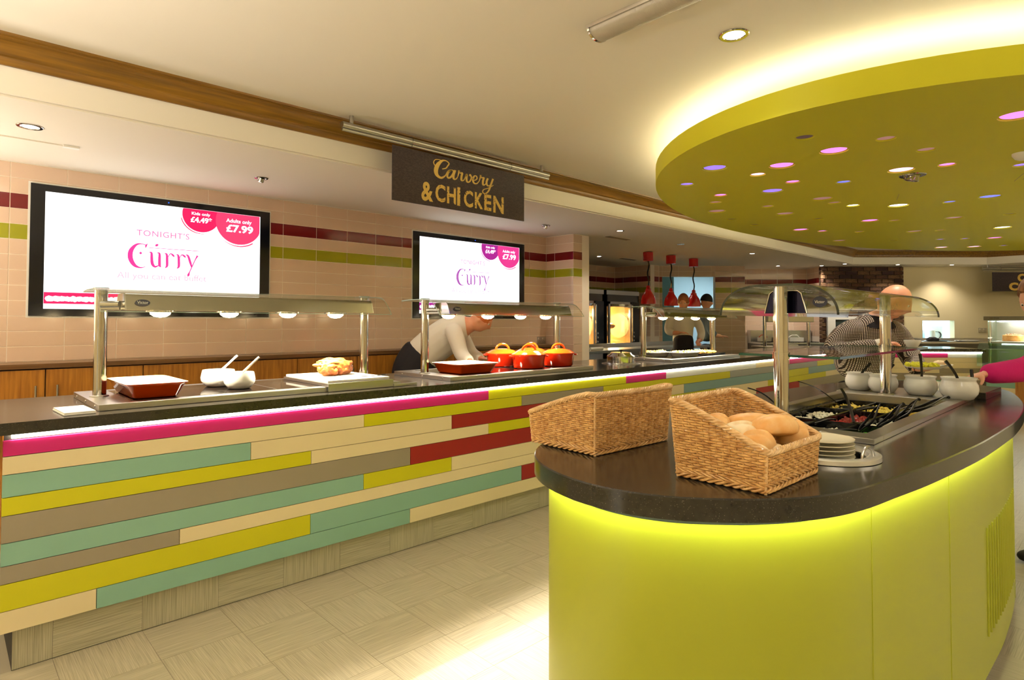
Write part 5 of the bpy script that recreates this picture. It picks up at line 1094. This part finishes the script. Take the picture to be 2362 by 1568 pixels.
def head_mb(c, yw, pt, s=1.0, roll=0):
    """face looks along local -y; yw turns it, pt nods it down"""
    bm = bmesh.new(); bmesh.ops.create_uvsphere(bm, u_segments=36, v_segments=28, radius=1)
    g = lambda d, w: math.exp(-(d/w)**2)
    for v in bm.verts:
        x, y, z = v.co; w = 1-.22*max(0, -z)**1.3-.06*max(0, z)**2
        X, Y, Z_ = x*.077*w, y*.097*(1-.10*max(0, -z)), z*.118
        if y > 0: Y *= 1.02; X *= 1+.02*y
        f = max(0, -y)
        if f > .2:
            Y -= .026*g(X, .013)*g(Z_+.018, .020)*(1 if Z_ < .01 else g(Z_-.01, .02)) + .010*g(X, .009)*g(Z_-.01, .03)
            Y += .009*(g(X-.031, .017)+g(X+.031, .017))*g(Z_-.008, .012); Y -= .005*g(abs(X)-.028, .026)*g(Z_-.030, .009)
            Y -= .007*g(X, .026)*g(Z_+.056, .010)+.010*g(X, .026)*g(Z_+.094, .016); Y += .005*g(X, .026)*g(Z_+.062, .004)
            Y -= .004*g(abs(X)-.045, .016)*g(Z_+.02, .02)
        v.co = V((X, Y, Z_))
    mb = MB().bm(bm)
    for q in (-1, 1):
        b2 = bmesh.new(); bmesh.ops.create_uvsphere(b2, u_segments=14, v_segments=10, radius=1)
        for v in b2.verts: v.co = V((v.co.x*.010+q*.078, v.co.y*.019+.008, v.co.z*.031-.004+.004*v.co.y))
        mb.bm(b2)
    M = Mx.Translation(c) @ Mx.Rotation(yw, 4, 'Z') @ Mx.Rotation(roll, 4, 'Y') @ Mx.Rotation(pt, 4, 'X') @ Mx.Scale(s, 4)
    return mb.tf(M), M
def hand_ch(w, d, n, curl=.6, side=1, s=1.0, spread=.22):
    """w wrist, d pointing direction, n palm normal (fingers curl towards it); four fingers and a side thumb"""
    w, d, n = V(w), V(d).normalized(), V(n).normalized(); n = (n-d*n.dot(d)).normalized(); b = d.cross(n)*side; ch = []
    pal = w+d*.05*s
    ch.append([(*(w-d*.02*s), .024*s, .019*s), (*(w+d*.02*s), .030*s, .015*s), (*(w+d*.055*s), .037*s, .014*s), (*(w+d*.085*s), .036*s, .012*s)])
    for k, (off, ln) in enumerate(((-.028, .066), (-.0095, .078), (.0095, .073), (.027, .058))):
        p = w+d*.070*s+b*off*s; dd = (d+b*off*spread*10*.3).normalized(); pts = [(*p, .0095*s)]; a = 0
        for f, r in ((.42, .0090), (.32, .0082), (.26, .0068)):
            a += curl*(.75 if f > .4 else 1.0); q = dd*cos(a)+n*sin(a); p = p+q*ln*f*s; pts.append((*p, r*s))
        ch.append(pts)
    p = w+d*.022*s-b*.022*s; pts = [(*p, .013*s)]
    for f, r, a in ((.034, .0115, .75), (.030, .0100, .45), (.024, .0080, .25)):
        q = (d*cos(a)-b*sin(a)+n*curl*.55).normalized(); p = p+q*f*s; pts.append((*p, r*s))
    ch.append(pts); return ch
m_skin = mat('skin', (234, 172, 138), .45, sss=.08, vary=((9, 9, 9), (220, 146, 112), .4, .75)); m_skin2 = mat('pale skin', (236, 178, 146), .45, sss=.12)
m_eye = mat('eye white', (235, 232, 226), .2); m_iris = mat('iris', (52, 40, 30), .2)
def eyes(par, M, s=1):
    for q in (-1, 1):
        for r, y, m, nm in ((.0105, -.079, m_eye, 'eye'), (.0052, -.0866, m_iris, 'iris')):
            bm = bmesh.new(); bmesh.ops.create_uvsphere(bm, u_segments=12, v_segments=8, radius=r*s); MB().bm(bm, Mx.Translation(M @ V((q*.031, y, .008)))).obj(nm, m, par, smooth=True)
def gingham():
    M = mat('gingham cotton', (40, 34, 34), .85); nt = M.node_tree; b = nt.nodes['Principled BSDF']; tc = nt.nodes.new('ShaderNodeTexCoord'); sp = nt.nodes.new('ShaderNodeSeparateXYZ'); nt.links.new(tc.outputs['Object'], sp.inputs[0]); outs = []
    for ax in (0, 2):
        m1 = nt.nodes.new('ShaderNodeMath'); m1.operation = 'MULTIPLY'; m1.inputs[1].default_value = 2*pi/.0105
        m2 = nt.nodes.new('ShaderNodeMath'); m2.operation = 'SINE'; m3 = nt.nodes.new('ShaderNodeMath'); m3.operation = 'GREATER_THAN'; m3.inputs[1].default_value = -.15
        ad = nt.nodes.new('ShaderNodeMath'); ad.operation = 'ADD'
        m4 = nt.nodes.new('ShaderNodeMath'); m4.operation = 'MULTIPLY'; m4.inputs[1].default_value = .25; nt.links.new(sp.outputs[1], m4.inputs[0])
        nt.links.new(sp.outputs[ax], ad.inputs[0]); nt.links.new(m4.outputs[0], ad.inputs[1]); nt.links.new(ad.outputs[0], m1.inputs[0]); nt.links.new(m1.outputs[0], m2.inputs[0]); nt.links.new(m2.outputs[0], m3.inputs[0]); outs.append(m3)
    mu = nt.nodes.new('ShaderNodeMath'); mu.operation = 'MULTIPLY'; nt.links.new(outs[0].outputs[0], mu.inputs[0]); nt.links.new(outs[1].outputs[0], mu.inputs[1])
    mx = nt.nodes.new('ShaderNodeMix'); mx.data_type = 'RGBA'; mx.inputs[6].default_value = lin((52, 40, 38))+(1,); mx.inputs[7].default_value = lin((236, 226, 214))+(1,)
    nt.links.new(mu.outputs[0], mx.inputs[0]); nt.links.new(mx.outputs[2], b.inputs['Base Color']); return M
def person(label, a, t, head, hy, hp, torso, arms, legs, shirt_m, trous_m, skin_m, hs=1.0, vox=.008, sleeve=1.0, hands=None, sr=.015, cut=None, rad=1.0):
    """coordinates (a, t, z) in the 45 degree frame relative to the feet; torso: hip to neck list with (rx, ry)"""
    o = thing('person', label, 'person', AT(a, t, 0), pi/4)
    hd, M = head_mb(V(head), hy, hp, hs)
    nk = torso[-1]; ch = [torso+[(nk[0]*.35+head[0]*.65, nk[1]*.35+(head[1]+.02)*.65, nk[2]*.45+head[2]*.55-.02, .056, .056), (head[0], head[1]+.015, head[2]-.02, .05, .05)]]
    for A in arms: ch.append(A)
    for L in legs: ch.append(L[:-1]+[L[-1][:4]])
    for L in legs:
        x, y, z = L[-1][:3]; fx, fy = L[-1][4:6]; ch.append([(x-fx*.05, y-fy*.05, .045, .038), (x+fx*.05, y+fy*.05, .042, .042, .036), (x+fx*.14, y+fy*.14, .030, .044, .026), (x+fx*.19, y+fy*.19, .026, .034, .020)])
    mb = skin(ch); mb.add(hd.v, hd.f)
    for h in (hands or []): hm = skin(hand_ch(*h)); mb.add(hm.v, hm.f)
    body = fuse(mb, vox).obj('body', skin_m, o, smooth=True, ang=180)
    eyes(o, M, hs)
    # shirt follows torso and arms
    g = lambda c, e: [tuple(p[:3])+tuple(q+e for q in p[3:]) for p in c]
    sh = [g(torso, sr)+[(nk[0]*.72+head[0]*.28, nk[1]*.72+head[1]*.28, nk[2]*.72+head[2]*.28-.01, .070, .066)]]
    for A in arms:
        n = max(2, round((len(A))*sleeve)); c2 = torso[-2]; sh.append([(*[c2[q]*.5+A[0][q]*.5 for q in range(3)], A[0][3]+sr*1.3)]+g(A[:n], sr*1.15))
    shirt = fuse(skin(sh), vox*1.1).obj('shirt', shirt_m, o, smooth=True, ang=180)
    tr = [g([torso[0]]+[torso[1]], .012)]+[g([tuple(p[:4]) for p in L[:-1]]+[(L[-1][0], L[-1][1], .09, L[-1][3])], .013) for L in legs]
    fuse(skin(tr), vox*1.2).obj('trousers', trous_m, o, smooth=True, ang=180)
    for L in legs:
        x, y, z = L[-1][:3]; fx, fy = L[-1][4:6]; skin([[(x-fx*.06, y-fy*.06, .048, .044), (x+fx*.05, y+fy*.05, .046, .048, .044), (x+fx*.14, y+fy*.14, .036, .050, .034), (x+fx*.205, y+fy*.205, .030, .038, .026)]]).obj('shoe', m_blackm, o, smooth=True, ang=180)
    return o, M, shirt
# ---- bald man filling his plate behind the island
leg = lambda x, hz=.90, ty=.12, fx=0, fy=-1, r=.10: [(x, ty, hz, r), (x*1.05, ty*.5-.01, hz*.55, r*.68), (x*1.08, .02, .09, r*.46, fx, fy)]
man, Mh, shirt = person('bald person in a black and white gingham shirt holding a plate behind the island', 2.49, 4.42,
    (.090, -.15, 1.462), R(62), R(28),
    [(-.01, .10, .90, .175, .14), (-.02, .06, 1.02, .195, .155), (-.01, .01, 1.14, .190, .145), (.0, -.03, 1.25, .170, .115), (.015, -.06, 1.325, .105, .085)],
    [[(-.14, -.03, 1.27, .072), (-.235, -.02, 1.20, .066), (-.315, -.04, 1.10, .056), (-.20, -.17, 1.125, .047), (-.075, -.27, 1.165, .034)],
     [(.16, -.03, 1.27, .072), (.245, .0, 1.16, .064), (.265, -.08, 1.03, .054), (.20, -.22, 1.01, .045), (.125, -.31, 1.005, .033)]],
    [leg(-.10), leg(.10)], gingham(), mat('dark trousers', (34, 32, 38), .8), m_skin, 1.04, .0085, 1.0,
    hands=[((-.07, -.275, 1.168), (.85, -.35, .10), (.1, .2, -1), .75, 1, 1.05), ((.125, -.31, 1.0), (.55, -.75, .05), (0, 0, 1), .25, -1, 1.05)])
m_dk = mat('black cotton', (24, 20, 26), .9)
col = MB().lathe([(.118, -.040), (.105, -.022), (.080, .0), (.066, .030), (.060, .030), (.070, .0), (.100, -.030)], n=32, cap=False).tf(Mx.Translation((.020, -.062, 1.345)) @ Mx.Rotation(R(16), 4, 'X') @ Mx.Scale(1.05, 4)).obj('collar', m_dk, man, smooth=True)
for c_ in ((-.085, -.262, 1.162), (.135, -.298, 1.008)): MB().lathe([(.040, -.02), (.042, .02)], n=20, cap=False).tf(Mx.Translation(c_) @ Mx.Rotation(R(80), 4, V((.3, 1, 0)))).obj('cuff', m_dk if c_[0] > 0 else mat('white cuff', (230, 226, 216), .8), man, smooth=True)
for q in range(10):
    a_ = R(60+24*q); pass
hb = MB()  # short grey hair around the back of the bald head
rn = random.Random(2)
for k in range(260):
    a_ = rn.uniform(R(-20), R(200)); e_ = rn.uniform(-.55, .05); p = Mh @ V((cos(a_)*.078*cos(e_)*1.0, sin(a_)*.099*cos(e_)+.0, sin(e_)*.118)); q_ = p+(p-(Mh @ V((0, 0, 0)))).normalized()*.004+V((0, 0, -.008)); hb.tube([p, q_], .0012, 3)
hb.obj('stubble', mat('grey hair', (150, 130, 112), .8), man, kind='stuff')
t = thing('dinner_plate', 'white plate of yellow salad in the gingham shirted person\'s hand', 'plate', AT(2.645, 4.02, 1.012), pi/4, rot=(R(0), R(-4), pi/4))
MB().lathe([(.001, 0), (.07, 0), (.085, .006), (.135, .020), (.136, .024), (.085, .011), (.001, .006)], n=44, cap=False).obj('plate', m_white, t, smooth=True)
f = chips(110, 0, 0, .065, .055, .022, .020, random.Random(1)); tag(f.obj('salad', mat('yellow green salad', (224, 226, 60), .45), None, loc=AT(2.60, 4.02, 1.012), rot=Z45), 'mound of yellow green salad on the held plate', 'food', kind='stuff')
c = thing('bread_roll', 'pale roll on the right side of the held plate', 'bread roll', AT(2.71, 4.0, 1.042), pi/4); blob('crust', m_br2, (0, 0, .0), (.05, .032, .026), 4, c)
c = thing('cupped_bowl', 'small white cup on the end of the glass shelf', 'bowl', (-.765, 3.40, 1.1985)); MB().lathe([(.001, 0), (.022, 0), (.034, .022), (.036, .034), (.032, .034), (.001, .010)], n=28, cap=False).obj('body', m_white, c, smooth=True)
# ---- person in pink reaching in from the right
wm_, Mw, sh2 = person('person in a pink cardigan reaching to the rightmost dressing pot', 3.02, 3.38,
    (-.275, -.10, 1.435), R(-70), R(22),
    [(.0, .06, .90, .155, .13), (-.03, .04, 1.02, .135, .11), (-.06, .01, 1.14, .145, .11), (-.13, -.02, 1.25, .135, .095), (-.20, -.05, 1.31, .085, .07)],
    [[(-.19, -.12, 1.235, .060), (-.27, -.16, 1.15, .056), (-.40, -.18, 1.075, .052), (-.54, -.20, 1.060, .044), (-.66, -.215, 1.050, .035)],
     [(-.02, .10, 1.24, .062), (.05, .14, 1.12, .054), (.06, .10, 1.0, .048), (-.02, -.02, .95, .042), (-.10, -.10, .95, .034)]],
    [leg(-.10, .90, .05, -1, 0, .09), leg(.09, .90, .05, -1, 0, .09)], mat('pink knit', (200, 20, 110), .9, bump=((240, 60, 60), .5, .003)), mat('black trousers', (20, 20, 22), .8), m_skin2, .95, .0085, 1.0,
    hands=[((-.665, -.217, 1.050), (-1, -.15, -.25), (.1, .0, -1), .85, -1, .95), ((-.10, -.10, .95), (-.7, -.5, -.2), (0, 0, -1), .5, 1, .95)])
bm = bmesh.new(); bmesh.ops.create_uvsphere(bm, u_segments=26, v_segments=18, radius=1)
for v in bm.verts: v.co = V((v.co.x*.095, v.co.y*.112+.020, v.co.z*.130+.022)) if v.co.y > -.35 or v.co.z > .45 else V((v.co.x*.07, v.co.y*.06, v.co.z*.06))
MB().bm(bm, Mw).obj('hair', mat('light brown hair', (150, 104, 62), .6, vary=((60, 60, 12), (96, 62, 36), .35, .65), bump=((160, 160, 20), .6, .004)), wm_, smooth=True)
MB().tube([V((-.70, -.235, 1.045)), V((-.742, -.245, .975))], .008, 10).obj('button_cuff', m_white, wm_) if False else None
c = thing('ladle', 'black ladle held by the person in pink', 'ladle', AT(2.29, 3.15, 1.055)); MB().tube([(0, 0, .02), (.008, -.02, -.05), (.0, -.03, -.085)], .0075, 8).obj('handle', m_black, c, smooth=True)
# ---- chef bending behind the second gantry
chef, Mc, s3 = person('chef in white bending forward behind the orange dish', -1.02, 5.42,
    (.62, -.03, 1.335), R(84), R(38),
    [(.0, .0, .93, .13, .16), (.10, .0, 1.03, .135, .165), (.24, .0, 1.14, .13, .17), (.37, .0, 1.23, .115, .165), (.47, .0, 1.285, .085, .10)],
    [[(.38, -.17, 1.24, .066), (.43, -.23, 1.14, .060), (.46, -.26, 1.03, .052), (.52, -.36, .99, .044), (.56, -.44, .985, .034)],
     [(.38, .17, 1.24, .066), (.45, .20, 1.12, .058), (.50, .20, 1.02, .050), (.58, .10, .98, .043), (.62, .0, .98, .034)]],
    [[(.0, -.09, .90, .105), (.02, -.10, .50, .072), (-.02, -.10, .09, .046, 1, 0)], [(.0, .09, .90, .105), (-.03, .10, .50, .072), (-.08, .10, .09, .046, 1, 0)]],
    mat('white chef cotton', (238, 232, 222), .8), mat('black apron', (26, 24, 32), .8), m_skin, 1.0, .012, 1.0,
    hands=[((.56, -.44, .985), (.6, -.7, 0), (0, 0, -1), .4, 1, 1.0), ((.62, 0, .98), (.9, -.3, 0), (0, 0, -1), .5, -1, 1.0)])
fuse(skin([[(-.04, .0, .70, .16, .19), (-.02, .0, .88, .165, .20), (.06, .0, 1.00, .165, .198), (.11, .0, 1.06, .15, .185)]]), .012).obj('apron', mat('black apron', (26, 24, 32), .8), chef, smooth=True)
bm = bmesh.new(); bmesh.ops.create_uvsphere(bm, u_segments=20, v_segments=14, radius=1)
for v in bm.verts: v.co = V((v.co.x*.086, v.co.y*.104+.012, max(v.co.z, -.1)*.126+.012))
MB().bm(bm, Mc).obj('hair', mat('ginger hair', (196, 110, 58), .6), chef, smooth=True)
# ---- two servers by the kitchen door
s1, M1, _ = person('server in a white top and black apron behind the chips', 2.31, 8.90,
    (.0, -.03, 1.60), R(-20), R(18),
    [(.0, .03, .96, .15, .12), (.0, .02, 1.08, .14, .11), (.0, .0, 1.22, .155, .115), (.0, -.01, 1.36, .15, .10), (.0, -.02, 1.45, .08, .07)],
    [[(-.17, .0, 1.38, .056), (-.22, -.02, 1.26, .052), (-.24, -.06, 1.17, .044), (-.16, -.15, 1.15, .038), (-.09, -.18, 1.16, .030)], [(.17, .0, 1.38, .056), (.24, .0, 1.26, .050), (.26, -.04, 1.13, .044), (.20, -.14, 1.04, .038), (.14, -.20, 1.02, .030)]],
    [leg(-.09, .95, .04), leg(.09, .95, .04)], mat('white uniform', (214, 206, 192), .8), m_dk, m_skin, .98, .014, .75,
    hands=[((-.09, -.18, 1.16), (.8, -.3, 0), (0, 0, -1), .4, 1, 1.0), ((.14, -.20, 1.02), (0, -1, -.2), (0, 0, -1), .4, -1, 1.0)])
fuse(skin([[(.0, -.01, .80, .175, .135), (.0, -.01, 1.0, .165, .13), (.0, -.03, 1.17, .15, .12)]]), .014).obj('apron', m_dk, s1, smooth=True)
bm = bmesh.new(); bmesh.ops.create_uvsphere(bm, u_segments=20, v_segments=14, radius=1)
for v in bm.verts: v.co = V((v.co.x*.086, v.co.y*.104+.012, max(v.co.z, -.1)*.128+.010))
MB().bm(bm, M1).obj('hair', mat('auburn hair', (150, 84, 44), .6), s1, smooth=True)
s4, M4, _ = person('server in a dark cap and grey top standing in the kitchen doorway', 3.12, 10.45,
    (.0, .0, 1.655), R(82), R(8),
    [(.0, .0, .96, .12, .145), (.0, .0, 1.10, .115, .14), (.0, .0, 1.26, .12, .155), (-.01, .0, 1.40, .11, .15), (-.01, .0, 1.49, .07, .08)],
    [[(-.01, -.17, 1.42, .058), (-.02, -.20, 1.28, .054), (.0, -.21, 1.15, .046), (.10, -.19, 1.08, .040), (.20, -.16, 1.07, .032)], [(-.01, .17, 1.42, .058), (.0, .20, 1.26, .050), (.02, .19, 1.12, .044), (.12, .17, 1.06, .038), (.20, .14, 1.06, .030)]],
    [[(.0, -.08, .95, .10), (.0, -.09, .52, .07), (.0, -.09, .09, .045, 1, 0)], [(.0, .08, .95, .10), (.0, .09, .52, .07), (.0, .09, .09, .045, 1, 0)]],
    mat('grey blue uniform', (96, 112, 120), .8), m_dk, m_skin2, 1.0, .014, .8,
    hands=[((.20, -.16, 1.07), (1, .2, 0), (0, 0, -1), .4, 1, 1.0), ((.20, .14, 1.06), (1, -.2, 0), (0, 0, -1), .4, -1, 1.0)])
bm = bmesh.new(); bmesh.ops.create_uvsphere(bm, u_segments=20, v_segments=14, radius=1)
for v in bm.verts: v.co = V((v.co.x*.088, v.co.y*.108+.006, max(v.co.z, -.02)*.132+.014))
MB().bm(bm, M4).obj('cap', m_blackm, s4, smooth=True); bm = bmesh.new(); bmesh.ops.create_uvsphere(bm, u_segments=14, v_segments=10, radius=1)
for v in bm.verts: v.co = V((v.co.x*.03, v.co.y*.045+.125, v.co.z*.035-.055))
MB().bm(bm, M4).obj('hair_bun', m_dk, s4, smooth=True)
